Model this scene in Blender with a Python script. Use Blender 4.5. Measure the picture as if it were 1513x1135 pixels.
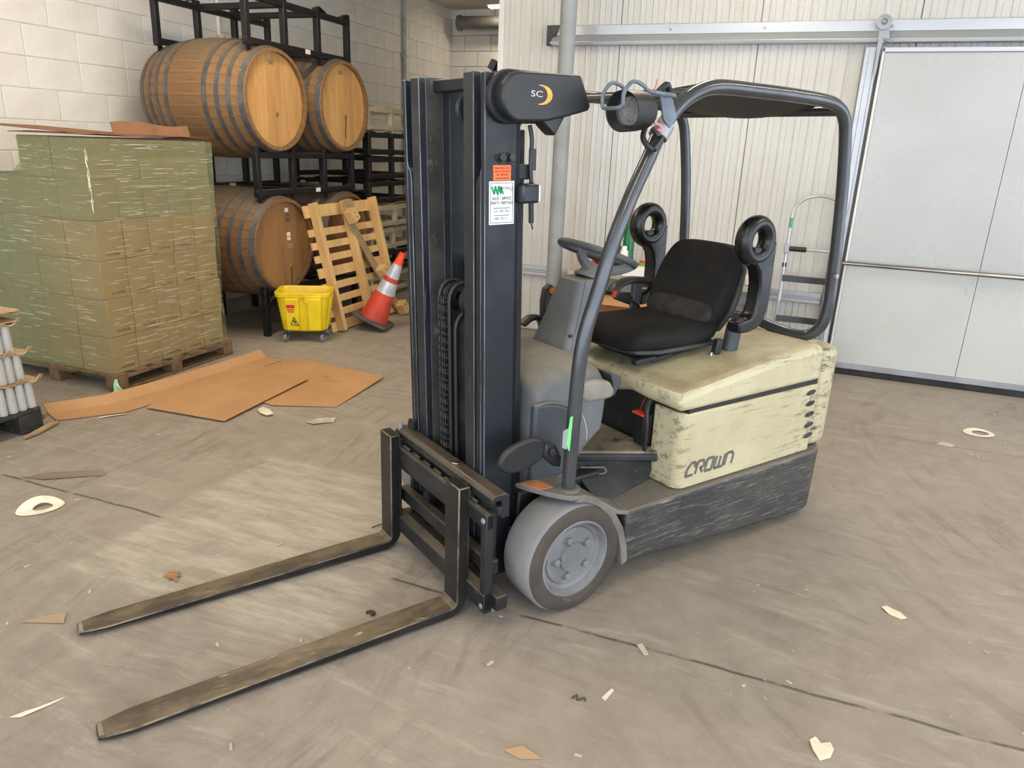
import bpy, bmesh, math, random
from mathutils import Vector, Matrix, Euler, Quaternion
PI = math.pi
random.seed(7)
for o in list(bpy.data.objects):
    bpy.data.objects.remove(o, do_unlink=True)
sc = bpy.context.scene
COL = sc.collection

# ------------------------------------------------------------------ camera
CAM_H = 1.7198
YAW, PITCH, ROLL = -0.36131556, 0.31315921, 0.04106065
FPX = 1080.9
def camera_axes():
    f = Vector((math.sin(YAW)*math.cos(PITCH), math.cos(YAW)*math.cos(PITCH), -math.sin(PITCH)))
    r = Vector((math.cos(YAW), -math.sin(YAW), 0))
    u = r.cross(f)
    c, s = math.cos(ROLL), math.sin(ROLL)
    return c*r+s*u, -s*r+c*u, f
cam_data = bpy.data.cameras.new('camera')
cam = bpy.data.objects.new('camera', cam_data)
COL.objects.link(cam)
_r, _u, _f = camera_axes()
m = Matrix((( _r.x, _u.x, -_f.x, 0), (_r.y, _u.y, -_f.y, 0), (_r.z, _u.z, -_f.z, CAM_H), (0, 0, 0, 1)))
cam.matrix_world = m
cam_data.sensor_fit = 'HORIZONTAL'
cam_data.sensor_width = 36.0
cam_data.lens = FPX/1513*36.0
cam_data.clip_start = 0.05
cam_data.clip_end = 200
sc.camera = cam

# ------------------------------------------------------------------ light
sc.view_settings.view_transform = 'Standard'
sc.view_settings.look = 'None'
sc.view_settings.gamma = 1.0
sc.view_settings.use_curve_mapping = False
sc.view_settings.exposure = 0.08
world = bpy.data.worlds.new('daylight'); sc.world = world
world.use_nodes = True
wb = world.node_tree.nodes['Background']
wb.inputs[0].default_value = (0.78, 0.88, 1.0, 1)      # overcast daylight through the open dock side behind the camera
wb.inputs[1].default_value = 3.7
LAMP_W = 30.0                                           # each ceiling strip lamp
LAMP_COL = (1.0, 0.87, 0.68)

# ------------------------------------------------------------------ helpers
class MB:
    def __init__(s):
        s.v = []; s.f = []; s.mi = []
    def _add(s, vs, fs, mi=0):
        b = len(s.v)
        s.v += [tuple(v) for v in vs]
        s.f += [tuple(b+i for i in f) for f in fs]
        s.mi += [mi]*len(fs)
        return s
    def box(s, x0, x1, y0, y1, z0, z1, mi=0, M=None):
        vs = [Vector(p) for p in ((x0,y0,z0),(x1,y0,z0),(x1,y1,z0),(x0,y1,z0),(x0,y0,z1),(x1,y0,z1),(x1,y1,z1),(x0,y1,z1))]
        if M is not None: vs = [M @ v for v in vs]
        return s._add(vs, [(0,3,2,1),(4,5,6,7),(0,1,5,4),(1,2,6,5),(2,3,7,6),(3,0,4,7)], mi)
    def cbox(s, c, sz, R=None, mi=0):
        M = Matrix.Translation(Vector(c))
        if R is not None: M = M @ R.to_4x4()
        a, b, d = sz[0]/2, sz[1]/2, sz[2]/2
        return s.box(-a, a, -b, b, -d, d, mi, M)
    def bar(s, p, q, w, h, up=(0,0,1), mi=0):
        p = Vector(p); q = Vector(q); d = (q-p); L = d.length; d.normalize()
        upv = Vector(up)
        if abs(d.dot(upv)) > .98: upv = Vector((1,0,0))
        y = upv.cross(d).normalized(); z = d.cross(y)
        M = Matrix(((d.x,y.x,z.x,p.x),(d.y,y.y,z.y,p.y),(d.z,y.z,z.z,p.z),(0,0,0,1)))
        return s.box(0, L, -w/2, w/2, -h/2, h/2, mi, M)
    def prism(s, pts, axis, a, b, mi=0):
        n = len(pts)
        def mk(p, t):
            if axis == 'y': return (p[0], t, p[1])
            if axis == 'x': return (t, p[0], p[1])
            return (p[0], p[1], t)
        vs = [mk(p, a) for p in pts] + [mk(p, b) for p in pts]
        fs = [tuple(range(n)), tuple(range(2*n-1, n-1, -1))]
        fs += [(i, (i+1) % n, n+(i+1) % n, n+i) for i in range(n)]
        return s._add(vs, fs, mi)
    def loft(s, plan, zb, zt, mi=0, bottom_plan=None):
        n = len(plan); bp = bottom_plan or plan
        f = lambda g, p: g(*p) if callable(g) else g
        vs = [(p[0], p[1], f(zb, p)) for p in bp] + [(p[0], p[1], f(zt, p)) for p in plan]
        fs = [tuple(range(n-1, -1, -1)), tuple(range(n, 2*n))]
        fs += [(i, (i+1) % n, n+(i+1) % n, n+i) for i in range(n)]
        return s._add(vs, fs, mi)
    def rings(s, rings, mi=0, caps=True, closed=False):
        n = len(rings[0]); vs = [p for r in rings for p in r]; fs = []
        m_ = len(rings)
        for k in range(m_ if closed else m_-1):
            k2 = (k+1) % m_
            for i in range(n):
                j = (i+1) % n
                fs.append((k*n+i, k*n+j, k2*n+j, k2*n+i))
        if caps and not closed:
            fs.append(tuple(range(n-1, -1, -1))); fs.append(tuple((m_-1)*n+i for i in range(n)))
        return s._add(vs, fs, mi)
    def tube(s, path, r, n=12, mi=0, closed=False, ry=None, up=None):
        P = [Vector(p) for p in path]; m_ = len(P); T = []
        for i in range(m_):
            if closed: t = P[(i+1) % m_]-P[i-1]
            else: t = P[min(i+1, m_-1)]-P[max(i-1, 0)]
            T.append(t.normalized())
        if up is not None: a = Vector(up)
        else: a = Vector((0,0,1)) if abs(T[0].z) < .9 else Vector((1,0,0))
        nrm = (a - T[0]*a.dot(T[0])).normalized(); out = []
        for i in range(m_):
            if up is not None: nrm = Vector(up)
            nrm = (nrm - T[i]*nrm.dot(T[i])).normalized()
            b = T[i].cross(nrm)
            rr = r[i] if isinstance(r, (list, tuple)) else r
            rb = rr if ry is None else (ry[i] if isinstance(ry, (list, tuple)) else ry)
            out.append([P[i]+nrm*rr*math.cos(2*PI*k/n)+b*rb*math.sin(2*PI*k/n) for k in range(n)])
        return s.rings(out, mi, True, closed)
    def lathe(s, prof, c=(0,0,0), axis=(0,0,1), n=32, mi=0, closed=True):
        # prof: list of (r, h); closed ring profile or open with caps
        ax = Vector(axis).normalized()
        a = Vector((1,0,0)) if abs(ax.x) < .9 else Vector((0,0,1))
        e1 = (a-ax*a.dot(ax)).normalized(); e2 = ax.cross(e1); c = Vector(c)
        rings = [[c+ax*h+(e1*math.cos(2*PI*k/n)+e2*math.sin(2*PI*k/n))*max(r, 1e-4) for k in range(n)] for r, h in prof]
        return s.rings(rings, mi, not closed, closed)
    def cyl(s, p, q, r, n=16, mi=0, r2=None):
        p = Vector(p); q = Vector(q)
        return s.lathe([(r, 0), (r if r2 is None else r2, (q-p).length)], p, q-p, n, mi, False)
    def sphere(s, c, r, n=12, mi=0):
        pr = [(r*math.sin(PI*i/n), -r*math.cos(PI*i/n)) for i in range(n+1)]
        return s.lathe(pr, c, (0,0,1), n*2, mi, False)
    def mesh(s, name, mats):
        me = bpy.data.meshes.new(name)
        me.from_pydata(s.v, [], s.f)
        me.polygons.foreach_set('material_index', s.mi)
        bm = bmesh.new(); bm.from_mesh(me)
        bmesh.ops.recalc_face_normals(bm, faces=bm.faces)
        bm.to_mesh(me); bm.free()
        for mt in (mats if isinstance(mats, (list, tuple)) else [mats]): me.materials.append(mt)
        me.update()
        return me
    def build(s, name, mat, parent=None, bevel=0, seg=2, smooth=35, subsurf=0):
        return link(name, s.mesh(name, mat), parent, bevel, seg, smooth, subsurf)

def link(name, me, parent=None, bevel=0, seg=2, smooth=35, subsurf=0):
    if smooth and not me.get('sm'):
        me.polygons.foreach_set('use_smooth', [True]*len(me.polygons))
        if not subsurf: me.set_sharp_from_angle(angle=math.radians(smooth))
        me['sm'] = 1
    o = bpy.data.objects.new(name, me); COL.objects.link(o)
    if parent is not None: o.parent = parent
    if bevel:
        b = o.modifiers.new('bevel', 'BEVEL'); b.width = bevel; b.segments = seg
        b.limit_method = 'ANGLE'; b.angle_limit = math.radians(30); b.harden_normals = False
    if subsurf:
        b = o.modifiers.new('sub', 'SUBSURF'); b.levels = subsurf; b.render_levels = subsurf
    return o
def edge_wear(o, mat):
    # the bevelled rims of a steel part show rubbed metal
    o.data.materials.append(mat)
    for md in o.modifiers:
        if md.type == 'BEVEL': md.material = len(o.data.materials)-1
    return o
def thing(name, label, cat, loc=(0,0,0), rot=(0,0,0), group=None):
    o = bpy.data.objects.new(name, None); COL.objects.link(o)
    o.location = loc; o.rotation_euler = rot; o.empty_display_size = .1
    return tag(o, label, cat, group)
def tag(o, label, cat=None, group=None, kind=None):
    if label: o['label'] = label
    if cat: o['category'] = cat
    if group: o['group'] = group
    if kind: o['kind'] = kind
    return o
def struct(o, label=None, cat=None):
    o['kind'] = 'structure'
    if label: o['label'] = label
    if cat: o['category'] = cat
    return o
def copy_tree(o, parent=None, memo=None):
    c = o.copy(); COL.objects.link(c); c.parent = parent
    for ch in o.children: copy_tree(ch, c)
    return c
def arc(c, r, a0, a1, n, plane='xz', const=0):
    out = []
    for i in range(n+1):
        a = math.radians(a0+(a1-a0)*i/n); p, q = c[0]+r*math.cos(a), c[1]+r*math.sin(a)
        out.append({'xz': (p, const, q), 'xy': (p, q, const), 'yz': (const, p, q), '2d': (p, q)}[plane])
    return out
def smooth_path(P, k=6):
    P = [Vector(p) for p in P]; out = []
    for i in range(len(P)-1):
        p0 = P[max(i-1, 0)]; p1 = P[i]; p2 = P[i+1]; p3 = P[min(i+2, len(P)-1)]
        for j in range(k):
            t = j/k
            out.append(.5*((2*p1)+(p2-p0)*t+(2*p0-5*p1+4*p2-p3)*t*t+(3*p1-p0-3*p2+p3)*t**3))
    out.append(P[-1]); return out
def text_mesh(name, body, size, M, mat, parent=None, extrude=.0006, align='CENTER', bold=0, shear=0, xs=1.0):
    cu = bpy.data.curves.new(name, 'FONT'); cu.body = body; cu.size = size; cu.extrude = extrude
    cu.align_x = align; cu.align_y = 'CENTER'; cu.offset = bold; cu.shear = shear; cu.resolution_u = 3
    t = bpy.data.objects.new(name+'_curve', cu)
    me = bpy.data.meshes.new_from_object(t)
    bpy.data.objects.remove(t, do_unlink=True); bpy.data.curves.remove(cu)
    me.transform(Matrix.Diagonal((xs, 1, 1, 1))); me.transform(M)
    me.materials.clear(); me.materials.append(mat); me.name = name
    o = bpy.data.objects.new(name, me); COL.objects.link(o)
    if parent is not None: o.parent = parent
    return o
def frame(o, x, y):          # matrix whose local x / y axes are the given directions, at o
    x = Vector(x).normalized(); y = Vector(y).normalized(); z = x.cross(y).normalized(); o = Vector(o)
    return Matrix(((x.x,y.x,z.x,o.x),(x.y,y.y,z.y,o.y),(x.z,y.z,z.z,o.z),(0,0,0,1)))

# ------------------------------------------------------------------ materials
class NT:
    def __init__(s, name):
        s.m = bpy.data.materials.new(name); s.m.use_nodes = True
        s.t = s.m.node_tree; s.b = s.t.nodes['Principled BSDF']; s.out = s.t.nodes['Material Output']
        s.co = s.t.nodes.new('ShaderNodeTexCoord').outputs['Object']
    def n(s, typ, **kw):
        nd = s.t.nodes.new('ShaderNode'+typ)
        for k, v in kw.items(): setattr(nd, k, v)
        return nd
    def l(s, a, b): s.t.links.new(a, b)
    def mapping(s, scale=(1,1,1), rot=(0,0,0), loc=(0,0,0), co=None):
        nd = s.n('Mapping'); nd.inputs['Scale'].default_value = scale; nd.inputs['Rotation'].default_value = rot
        nd.inputs['Location'].default_value = loc
        s.l(co or s.co, nd.inputs['Vector']); return nd.outputs[0]
    def noise(s, scale, detail=4, rough=.55, co=None, dist=0):
        nd = s.n('TexNoise'); nd.inputs['Scale'].default_value = scale; nd.inputs['Detail'].default_value = detail
        nd.inputs['Roughness'].default_value = rough; nd.inputs['Distortion'].default_value = dist
        s.l(co or s.co, nd.inputs['Vector']); return nd.outputs['Fac']
    def ramp(s, fac, lo, hi, a=0., b=1.):
        nd = s.n('MapRange', clamp=True); nd.interpolation_type = 'SMOOTHSTEP'
        nd.inputs['From Min'].default_value = lo; nd.inputs['From Max'].default_value = hi
        nd.inputs['To Min'].default_value = a; nd.inputs['To Max'].default_value = b
        s.l(fac, nd.inputs['Value']); return nd.outputs[0]
    def math(s, op, a, b=None, c=None):
        nd = s.n('Math', operation=op)
        for i, v in enumerate((a, b, c)):
            if v is None: continue
            if isinstance(v, (int, float)): nd.inputs[i].default_value = v
            else: s.l(v, nd.inputs[i])
        return nd.outputs[0]
    def mix(s, fac, a, b):
        nd = s.n('Mix', data_type='RGBA')
        if isinstance(fac, (int, float)): nd.inputs[0].default_value = fac
        else: s.l(fac, nd.inputs[0])
        for i, v in ((6, a), (7, b)):
            if isinstance(v, (tuple, list)): nd.inputs[i].default_value = (*v[:3], 1)
            else: s.l(v, nd.inputs[i])
        return nd.outputs[2]
    def sep(s, co=None):
        nd = s.n('SeparateXYZ'); s.l(co or s.co, nd.inputs[0]); return nd.outputs
    def bump(s, h, strength=.3, dist=.01):
        nd = s.n('Bump'); nd.inputs['Strength'].default_value = strength; nd.inputs['Distance'].default_value = dist
        s.l(h, nd.inputs['Height']); s.l(nd.outputs[0], s.b.inputs['Normal'])
    def base(s, c):
        if isinstance(c, (tuple, list)): s.b.inputs['Base Color'].default_value = (*c[:3], 1)
        else: s.l(c, s.b.inputs['Base Color'])
    def set(s, **kw):
        for k, v in kw.items():
            inp = s.b.inputs[k.replace('_', ' ')]
            if isinstance(v, (int, float, tuple, list)): inp.default_value = v
            else: s.l(v, inp)
def srgb(r, g, b):
    f = lambda c: (c/255/12.92) if c/255 <= .04045 else ((c/255+.055)/1.055)**2.4
    return (f(r), f(g), f(b))
def M(name, c1, c2=None, scale=6., lo=.35, hi=.65, rough=.6, metal=0., stretch=(1,1,1), bump=0., bscale=None, c3=None, s3=25., t3=(.6,.68), stretch3=(1,1,1), rvar=0., detail=5, spec=.5, dust=None):
    t = NT(name)
    col = c1
    if c2 is not None:
        f = t.noise(scale, detail, .6, t.mapping(stretch)); col = t.mix(t.ramp(f, lo, hi), c1, c2)
    if c3 is not None:
        f3 = t.noise(s3, 6, .65, t.mapping(stretch3, loc=(3.1, 1.7, 5.3))); col = t.mix(t.ramp(f3, *t3), col, c3)
    if dust is not None:      # settled dust on faces that look up
        g = t.n('NewGeometry'); nz = t.sep(g.outputs['Normal'])[2]
        fd = t.math('MULTIPLY', t.ramp(nz, .35, .9), t.ramp(t.noise(9, 5, .6), .3, .6, dust[1]*.5, dust[1])); col = t.mix(fd, col, dust[0])
    t.base(col)
    if rvar:
        t.set(Roughness=t.ramp(t.noise(scale*2, 4), .3, .7, max(rough-rvar, .05), min(rough+rvar, 1)))
    else: t.set(Roughness=rough)
    t.set(Metallic=metal)
    t.b.inputs['Specular IOR Level'].default_value = spec
    if bump: t.bump(t.noise(bscale or scale*6, 5, .6, t.mapping(stretch)), bump, .004)
    return t.m
def emit(name, c, s):
    t = NT(name); t.base((0,0,0)); t.b.inputs['Emission Color'].default_value = (*c, 1); t.b.inputs['Emission Strength'].default_value = s
    return t.m
# ================================================================== SETTING
WALL_X = -5.75; COLD_Y = 6.68; BACK_Y = 11.9; CEIL_Z = 3.78; COLD_X0 = -2.79

def floor_material():
    t = NT('dusty_concrete')
    s = t.sep()
    big = t.ramp(t.noise(.55, 5, .6), .35, .68)
    col = t.mix(big, srgb(152,141,129), srgb(136,126,115))
    fine = t.ramp(t.noise(7, 8, .7), .3, .72)
    col = t.mix(t.math('MULTIPLY', fine, .6), col, srgb(166,156,144))
    # swept tyre marks: fine streaks, straight on the left and swinging round on the right
    va = t.n('VectorMath', operation='MULTIPLY_ADD'); wn = t.n('TexNoise'); wn.inputs['Scale'].default_value = .9; t.l(t.co, wn.inputs['Vector'])
    t.l(wn.outputs['Color'], va.inputs[0]); va.inputs[1].default_value = (.45,.45,0); t.l(t.co, va.inputs[2])
    st1 = t.ramp(t.noise(5, 9, .72, t.mapping((.45, 4.2, 1), (0,0,-.42), co=va.outputs[0])), .46, .70)
    st2 = t.ramp(t.noise(5, 9, .72, t.mapping((3.6, .5, 1), (0,0,-.8), (4,2,0), co=va.outputs[0])), .47, .70)
    def polar(cx_, cy_, kr, ka):
        px = t.math('SUBTRACT', s[0], cx_); py = t.math('SUBTRACT', s[1], cy_)
        r_ = t.math('SQRT', t.math('ADD', t.math('MULTIPLY', px, px), t.math('MULTIPLY', py, py)))
        a_ = t.math('ARCTAN2', py, px)
        cv = t.n('CombineXYZ'); t.l(t.math('MULTIPLY', r_, kr), cv.inputs[0]); t.l(t.math('MULTIPLY', a_, ka), cv.inputs[1]); return cv.outputs[0]
    st3 = t.ramp(t.noise(1, 9, .72, polar(3.4, 5.0, 11, 5)), .46, .68)
    st4 = t.ramp(t.noise(1, 9, .72, polar(-.4, -.6, 10, 4)), .48, .70)
    reg = t.ramp(t.noise(.8, 3, .5, t.mapping(loc=(7,3,0))), .44, .56)
    right = t.ramp(s[0], -.9, .2)
    strk = t.mix(right, t.mix(reg, st1, st2), t.mix(reg, st3, st4))
    gate = t.ramp(t.noise(1.1, 4, .6, t.mapping(loc=(2,8,0))), .32, .62, .25, 1)
    col = t.mix(t.math('MULTIPLY', t.math('MULTIPLY', strk, gate), t.ramp(right, 0, 1, .62, .50)), col, srgb(108,98,89))
    lite = t.ramp(t.noise(4, 9, .72, t.mapping((.6, 3.4, 1), (0,0,.5), (1,9,0), co=va.outputs[0])), .52, .74)
    col = t.mix(t.math('MULTIPLY', lite, .50), col, srgb(188,178,165))
    # pale repaired slab in front of the forks, its rim ragged
    nz = t.noise(5, 6, .7); nzo = t.math('MULTIPLY', t.math('SUBTRACT', nz, .5), .16)
    dx = t.math('SUBTRACT', t.math('ABSOLUTE', t.math('SUBTRACT', s[0], -1.99)), .62)
    dy = t.math('SUBTRACT', t.math('ABSOLUTE', t.math('SUBTRACT', s[1], 2.45)), .64)
    d = t.math('ADD', t.math('MAXIMUM', dx, dy), nzo)
    inside = t.ramp(d, -.05, .05, 1, 0)
    grit = t.ramp(t.noise(2.6, 8, .75, t.mapping((.9, 5, 1), (0,0,-.55))), .38, .66)
    col = t.mix(t.math('MULTIPLY', inside, t.math('MULTIPLY_ADD', grit, .46, .05)), col, srgb(205,196,178))
    # control joint across the slab and fine cracks
    def crack(axis, pos, w, amp):
        o = 1-axis
        wob = t.noise(1.7, 4, .6, t.mapping((1,1,1), loc=(pos, pos*3, 0)))
        p = t.math('ADD', s[axis], t.math('MULTIPLY', t.math('SUBTRACT', wob, .5), amp))
        dd = t.math('ABSOLUTE', t.math('SUBTRACT', p, pos))
        br = t.ramp(t.noise(6, 3, .6, t.mapping(loc=(pos, 2, 1))), .32, .5)
        return t.math('MULTIPLY', t.ramp(dd, w*.3, w, 1, 0), br)
    ck = crack(1, 2.29, .011, .05)
    ck = t.math('MULTIPLY', ck, t.ramp(inside, .1, .6, 1, 0))
    for a_, p_, w_, am in ((1, 5.1, .008, .06), (0, 2.1, .008, .08)):
        ck = t.math('MAXIMUM', ck, t.math('MULTIPLY', crack(a_, p_, w_, am), .7))
    col = t.mix(t.math('MULTIPLY', ck, .75), col, srgb(70,62,55))
    spk = t.ramp(t.noise(60, 3, .5), .66, .74)
    col = t.mix(t.math('MULTIPLY', spk, .35), col, srgb(200,190,175))
    t.base(col)
    t.set(Roughness=t.ramp(t.noise(1.3, 5, .6), .3, .7, .5, .72))
    t.b.inputs['Specular IOR Level'].default_value = .35
    t.bump(t.math('ADD', t.noise(40, 6, .7), t.math('MULTIPLY', ck, -1.5)), .3, .004)
    return t.m
b = MB()
b.box(-6.2, 7.0, -4.0, 12.3, -.12, 0)
struct(b.build('floor', floor_material(), smooth=0), 'dusty tan grey concrete floor with tyre marks and a pale patch', 'floor')

PAINT = M('painted_block', srgb(232,228,220), srgb(221,216,207), 3, .35, .7, rough=.55, bump=.25, bscale=60, c3=srgb(190,183,172), s3=34, t3=(.72,.8))
MORTAR = M('painted_mortar', srgb(214,209,200), srgb(200,194,184), 5, rough=.7, bump=.3, bscale=40)
# ---- left block wall: backing plus single blocks
BL, BH = .4641, .2321
Y_REF = 3.798*1.142; Z_REF = CAM_H+.862*1.142     # measured joint grid
b = MB(); b.box(WALL_X-.25, WALL_X-.006, -4.0, BACK_Y+.3, 0, CEIL_Z+.1)
wl = struct(b.build('wall_left', MORTAR, smooth=0), 'white painted concrete block wall behind the barrel racks', 'wall')
def block_mesh(w):
    b = MB(); g = .003; b.box(-.12, 0, g, w-g, g, BH-g); me = b.mesh('block', PAINT); return me
blk_full = block_mesh(BL)
def add_block(me, parent, loc, rz=0, sx=1, name='block'):
    o = link(name, me, parent, .006, 2, 0); o.location = loc; o.rotation_euler = (0,0,rz)
    if sx != 1: o.scale = (1, sx, 1)
    return o
nb = 0; rest = MB()
for k in range(-6, 12):
    z = Z_REF-BH*(k+1)
    if z < -.01 or z > CEIL_Z-.05: continue
    off = 0 if k in (1, 2, 4, 6, 8, 10) else .5
    if k < 0: off = 0 if k % 2 else .5
    for n in range(-1, 20):
        y = Y_REF+BL*(n+off)-BL
        if y > BACK_Y-.02: continue
        y1 = min(y+BL, BACK_Y-.004)
        if z > .45 and y+BL > 3.9 and nb < 296:
            add_block(blk_full, wl, (WALL_X+random.uniform(-.0015, .0015), y, z), 0, (y1-y)/BL); nb += 1
        else:
            rest.box(WALL_X-.1, WALL_X, y+.0045, y1-.0045, z+.0045, z+BH-.0045)
tag(rest.build('block_courses', PAINT, wl, smooth=0), None, None, None, 'stuff')
# ---- far wall
b = MB(); b.box(WALL_X-.25, 7, BACK_Y+.006, BACK_Y+.25, 0, CEIL_Z+.1)
wb_ = struct(b.build('wall_back', MORTAR, smooth=0), 'shaded white block wall at the far end past the racks', 'wall')
for k in range(-5, 5):
    z = Z_REF-BH*(k+1)
    if z > CEIL_Z-.05: continue
    for n in range(0, 7):
        x = WALL_X+BL*n-(.23 if k % 2 else 0)
        x0 = max(x, WALL_X)
        add_block(blk_full, wb_, (x0+ (x+BL-x0), BACK_Y, z), PI/2, (x+BL-x0)/BL)
# ---- ceiling
CEIL = M('ceiling_paint', srgb(206,200,188), srgb(194,188,176), 2, rough=.8)
b = MB(); b.box(-6.2, 7.0, -4.0, 12.3, CEIL_Z, CEIL_Z+.15)
struct(b.build('ceiling', CEIL, smooth=0), 'pale painted ceiling above the racks', 'ceiling')

# ---- corrugated cold room wall, one sheet after another
SHEET = M('white_sheet', srgb(203,201,195), srgb(196,193,185), 1.2, .35, .7, rough=.32, c3=srgb(190,184,172), s3=5, t3=(.68,.95), stretch3=(2.2,1,.12), bump=.04, bscale=160)
b = MB(); b.box(COLD_X0+.02, 7, COLD_Y+.03, COLD_Y+.2, 0, CEIL_Z)
b.box(COLD_X0+.02, COLD_X0+.14, COLD_Y+.2, BACK_Y-.02, 0, CEIL_Z)
wr = struct(b.build('wall_right', SHEET, smooth=0), 'white ribbed metal wall of the walk-in cold room', 'wall')
PW = 1.1345; PITCH_R = PW/11
def sheet(x0, x1, z0, z1, ribs=True):
    pts = []; x = x0+.002
    if ribs:
        k = 0
        while x < x1-.03:
            xa = x0+k*PITCH_R
            for dx, d in ((.004, 0), (.050, 0), (.056, .0065), (.061, .0065), (.067, 0), (.078, 0), (.083, -.0035), (.096, -.0035), (.101, 0)):
                xx = xa+dx
                if xx < x1-.004: pts.append((xx, d))
            k += 1; x = x0+k*PITCH_R
    else: pts = [(x0+.003, 0)]
    pts.append((x1-.003, 0))
    b = MB(); ring0 = [(px, COLD_Y-d, z0) for px, d in pts]; ring1 = [(px, COLD_Y-d, z1) for px, d in pts]
    n = len(pts); vs = ring0+ring1+[(x1-.003, COLD_Y+.028, z0), (x0+.003, COLD_Y+.028, z0), (x1-.003, COLD_Y+.028, z1), (x0+.003, COLD_Y+.028, z1)]
    fs = [(i, i+1, n+i+1, n+i) for i in range(n-1)]
    fs += [(n-1, 2*n, 2*n+2, 2*n-1), (0, n, 2*n+3, 2*n+1)]
    b._add(vs, fs); return b
xs = [COLD_X0+.05]+[-1.67+PW*i for i in range(0, 7)]
for i in range(len(xs)-1):
    if xs[i] > 6.5: break
    sheet(xs[i], min(xs[i+1], 6.9), .02, CEIL_Z-.01).build('panel', SHEET, wr, smooth=20)
WHITE_TRIM = M('white_trim', srgb(226,225,222), srgb(214,212,207), 4, rough=.35)
b = MB(); b.box(COLD_X0-.0, COLD_X0+.055, COLD_Y-.012, COLD_Y+.06, 0, CEIL_Z-.02)
struct(b.build('trim_1', WHITE_TRIM, bevel=.004), 'white corner trim at the end of the ribbed wall', 'trim')
ALU = M('aluminium', srgb(188,190,194), srgb(178,180,185), 3, .3, .7, rough=.36, metal=.55, stretch=(.3,2,2))
ALU_D = M('dull_aluminium', srgb(168,170,174), srgb(150,152,157), 4, rough=.42, metal=.55)
# low bumper rail along the wall
b = MB(); b.box(COLD_X0+.06, .24, COLD_Y-.045, COLD_Y-.008, .555, .585); b.box(COLD_X0+.06, .24, COLD_Y-.03, COLD_Y-.008, .585, .605); b.box(COLD_X0+.06, .24, COLD_Y-.04, COLD_Y-.008, .605, .645)
struct(b.build('trim_2', ALU, bevel=.004), 'low aluminium bumper rail along the ribbed wall', 'trim')

# ---- sliding cold room door
d1 = thing('door_1', 'large white sliding cold room door with a steel push bar', 'door'); d1['kind'] = 'structure'
DOOR = M('door_sheet', srgb(184,185,185), srgb(178,179,178), .9, .35, .7, rough=.28, c3=srgb(172,172,170), s3=1.4, t3=(.55,.95), stretch3=(1,1,.5), rvar=.04)
DOOR_LOW = M('door_kick_sheet', srgb(196,196,193), srgb(186,186,182), 1.2, .35, .7, rough=.34, c3=srgb(150,148,143), s3=12, t3=(.66,.74), stretch3=(1,1,.5), rvar=.05)
DX0, DX1, DY = .37, 3.2, 6.6
seam = [DX0+.018, 1.325, 2.30, DX1]
for i in range(3):
    b = MB(); b.box(seam[i]+.0015, seam[i+1]-.0015, DY-.045, DY, .93, 2.50); b.build('panel', DOOR, d1, bevel=.002)
    b = MB(); b.box(seam[i]+.0015, seam[i+1]-.0015, DY-.052, DY, .10, .93); b.build('kick_panel', DOOR_LOW, d1, bevel=.003)
b = MB(); b.box(DX0, DX0+.018, DY-.06, DY+.01, .06, 2.53); b.build('edge_strip', WHITE_TRIM, d1, bevel=.003)
b = MB(); b.box(DX0, DX1, DY-.06, DY+.01, 2.50, 2.535); b.build('top_strip', ALU, d1, bevel=.004)
b = MB(); b.box(DX0, DX1, DY-.062, DY+.01, .055, .10); b.build('bottom_rail', ALU_D, d1, bevel=.004)
BLACK_RUB = M('black_rubber', (.012,.012,.013), (.03,.03,.03), 14, rough=.75)
b = MB(); b.box(DX0, DX1, DY-.05, DY+.005, .004, .055); b.build('floor_seal', BLACK_RUB, d1, bevel=.004)
STEEL_BAR = M('brushed_steel', srgb(170,166,164), srgb(120,112,108), 7, .3, .7, rough=.24, metal=.9, stretch=(.3,8,8))
b = MB(); b.cyl((DX0-.02, DY-.115, .935), (DX1, DY-.115, .935), .018, 16); b.build('push_bar', STEEL_BAR, d1)
for xx in (DX0+.0, 1.9):
    b = MB(); b.cyl((xx+.02, DY-.12, .935), (xx+.02, DY-.045, .935), .012); b.build('bar_bracket', ALU, d1)
# frame beside the door
b = MB(); b.box(.255, .352, COLD_Y-.075, COLD_Y-.008, 0, 2.545); b.box(.285, .33, COLD_Y-.085, COLD_Y-.07, 0, 2.545)
struct(b.build('trim_3', ALU, bevel=.004), 'aluminium jamb beside the sliding door', 'trim')
# hanger with roller
hg = MB(); hg.prism([(.318,2.70),(.372,2.70),(.40,2.60),(.385,2.57),(.36,2.56),(.352,2.52),(.352,2.38),(.345,2.30),(.335,2.38),(.325,2.56)], 'y', 6.515, 6.53)
hg.cyl((.36,6.515,2.585), (.425,6.515,2.565), .010)
hgo = hg.build('hanger', ALU_D, d1, bevel=.002)
b = MB(); b.lathe([(.022,0),(.052,.003),(.052,.014),(.046,.02),(.046,.028),(.052,.034),(.052,.045),(.022,.048)], (.345,6.545,2.70), (0,-1,0), 28); b.build('roller', ALU_D, hgo)
b = MB(); b.cyl((.345,6.485,2.70),(.345,6.515,2.70),.016,6); b.build('axle_bolt', STEEL_BAR, hgo)

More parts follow.
